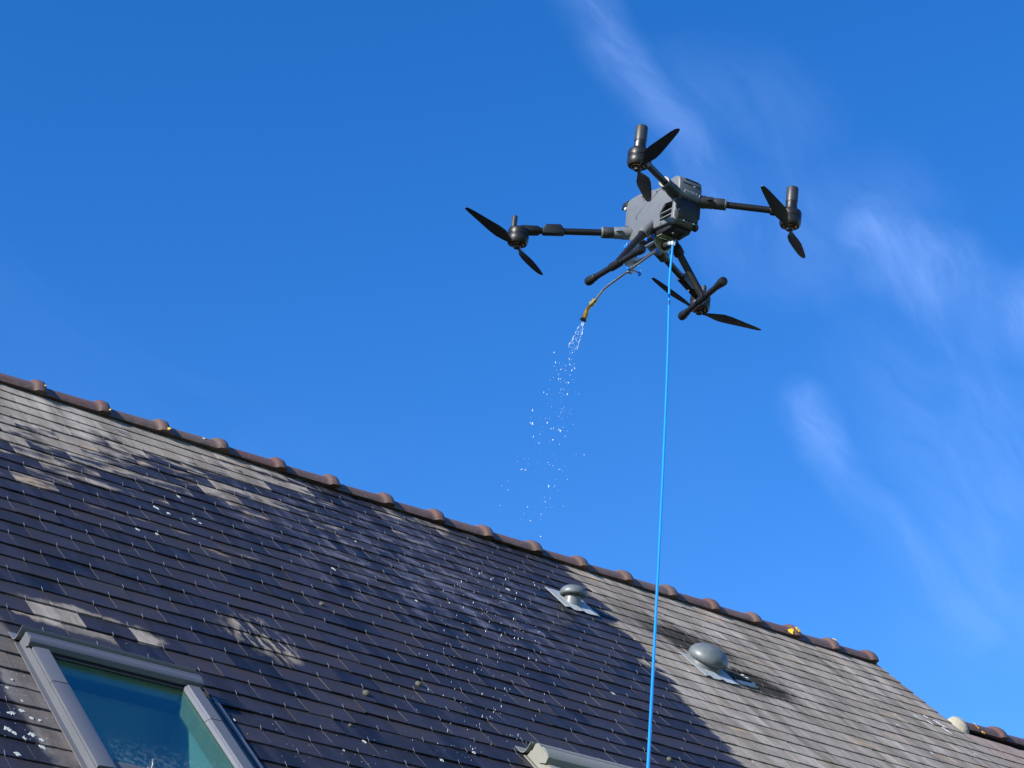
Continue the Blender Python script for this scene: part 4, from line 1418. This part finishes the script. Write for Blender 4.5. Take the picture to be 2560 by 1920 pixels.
def catmull(P, n=8):
    out = []
    for i in range(len(P) - 1):
        a, b, c, d = P[max(i - 1, 0)], P[i], P[i + 1], P[min(i + 2, len(P) - 1)]
        for k in range(n):
            t = k / n
            out.append(0.5 * ((2 * b) + (c - a) * t + (2 * a - 5 * b + 4 * c - d) * t * t + (-a + 3 * b - 3 * c + d) * t ** 3))
    out.append(P[-1])
    return out


hc = catmull(hp)
hose = MB().tube(hc, 0.0035, 12).build('hose', M_HOSE, None, sm=60)
tag(hose, 'thin bright blue supply hose hanging down from the fitting beneath the drone', 'hose')
p = hc[2 * 8]
q = (hc[2 * 8 + 1] - p).normalized()
MB().rod(p - q * 0.012, p + q * 0.012, 0.0039, n=12).build('tape_band', M_HBAND, hose)

# ------------------------------------------------------------------ water spray
M_WATER = bpy.data.materials.new('water_drops')
M_WATER.use_nodes = True
b_ = M_WATER.node_tree.nodes['Principled BSDF']
b_.inputs['Base Color'].default_value = (0.93, 0.97, 1.0, 1)
b_.inputs['Roughness'].default_value = 0.12
b_.inputs['Transmission Weight'].default_value = 0.6
b_.inputs['IOR'].default_value = 1.33
sp = MB()
rw = random.Random(21)


def drop(p, r_, ln, dirv_):
    q = Vector(dirv_).normalized().to_track_quat('Z', 'X').to_matrix()
    sp.ell(p, r_, r_, r_ * ln, 8, 6, q)


def dpt(x, y):
    """depth of the falling spray seen at a picture height"""
    return 7.05 + max(0, y - 800) / 560 * 2.6


# fan leaving the tip: strings of beads along its two edges and a few across
ED = [[(1455, 806), (1446, 820), (1437, 838), (1430, 852), (1422, 863)], [(1459, 806), (1456, 824), (1452, 842), (1447, 858), (1442, 872)]]
for e in ED:
    for (xa, ya), (xb, yb) in zip(e, e[1:]):
        for k in range(4):
            t = (k + rw.random()) / 4
            x, y = xa + (xb - xa) * t + rw.uniform(-1.4, 1.4), ya + (yb - ya) * t
            drop(rayp(x, y, dpt(x, y)), rw.uniform(.0006, .0014), rw.uniform(2.0, 5.0), TIPD)
for k in range(44):
    y = rw.uniform(808, 880)
    t = (y - 806) / 70
    x = (1455 - 36 * t) + rw.random() * (4 + 20 * t)
    drop(rayp(x, y, dpt(x, y)), rw.uniform(.0004, .0011), rw.uniform(1.5, 4), TIPD)
for k in range(9):
    t = k / 8
    drop(rayp(1421 + 22 * t, 866 + 7 * t + rw.uniform(-2, 2), 7.3), rw.uniform(.0006, .0012), 1.8, (1, 0, .3))
# falling drops against the sky
DZ = [(416, 355, 3), (425, 417, 4), (448, 422, 2), (416, 440, 2), (512, 398, 2), (527, 402, 2), (514, 430, 3), (545, 455, 4), (528, 468, 4), (458, 462, 3), (432, 466, 2), (488, 468, 2), (516, 496, 2), (444, 492, 2),
      (444, 520, 3), (455, 522, 2), (412, 512, 1.5), (391, 528, 1.5), (445, 531, 2), (505, 545, 3), (351, 605, 2.5), (371, 618, 3), (382, 588, 1.5), (458, 590, 2), (478, 587, 2), (448, 606, 1.5), (476, 622, 1.5),
      (499, 617, 4), (571, 617, 1.5), (399, 694, 1.5), (477, 697, 2), (280, 719, 4), (465, 708, 2), (456, 735, 2), (329, 760, 1.5), (362, 769, 1.5), (385, 769, 1.5), (466, 771, 2), (373, 798, 4), (267, 766, 1.5), (267, 796, 3),
      (280, 803, 5), (343, 822, 1), (396, 835, 3), (410, 833, 2), (446, 840, 3), (455, 848, 4), (473, 824, 1.5), (285, 884, 3), (408, 904, 4), (485, 880, 2), (320, 924, 2.5), (604, 998, 2.5), (230, 1023, 2), (185, 1040, 2),
      (253, 1056, 2), (213, 1089, 3.5), (235, 1093, 3.5), (408, 1066, 2), (126, 1162, 1.5), (87, 1192, 2), (127, 1218, 2), (382, 1195, 4), (418, 1192, 2), (73, 1317, 2), (249, 1325, 3), (360, 1291, 2), (226, 1368, 2),
      (334, 1370, 2.5), (266, 1412, 2.5), (331, 1512, 3.5), (412, 1375, 1)]
for x, y, s in DZ:
    X, Y_ = 1220 + x / 2.515, 740 + y / 2.513
    d = dpt(X, Y_)
    drop(rayp(X, Y_, d), s * 0.42 * d / FPX, rw.uniform(1.2, 2.1), (rw.uniform(-.3, .1), rw.uniform(0, .5), -1))
for k in range(150):
    t = rw.random() ** 1.3
    Y_ = 880 + 430 * t
    X = 1428 - 75 * t + rw.gauss(0, 9 + 26 * t)
    d = dpt(X, Y_)
    drop(rayp(X, Y_, d), rw.uniform(0.22, 0.6) * d / FPX, rw.uniform(1.2, 2.6), (rw.uniform(-.3, .1), rw.uniform(0, .5), -1))
# spray arriving in front of the slates
for k in range(210):
    t = rw.random()
    X = 1245 - 40 * t + rw.gauss(0, 62 + 40 * t)
    Y_ = 1335 + 560 * t ** 1.15 + rw.uniform(-20, 20)
    ridge_y = 1020 + 0.325 * X - 30
    if Y_ < ridge_y + 10:
        continue
    u, row, dist = ray_roof(X, Y_, 0.03)
    d = dist - abs(rw.gauss(0, 0.35)) - 0.06
    s = rw.choice((0.7, 0.9, 1.1, 1.3, 1.9))
    drop(rayp(X, Y_, d), s * 0.45 * d / FPX, rw.uniform(2.2, 4.6), (rw.uniform(-.15, .15), rw.uniform(0, .3), -1))
o = sp.build('water_spray', M_WATER, None, sm=80)
tag(o, 'falling spray of white water drops from the drone nozzle onto the slates', 'water', kind='stuff')
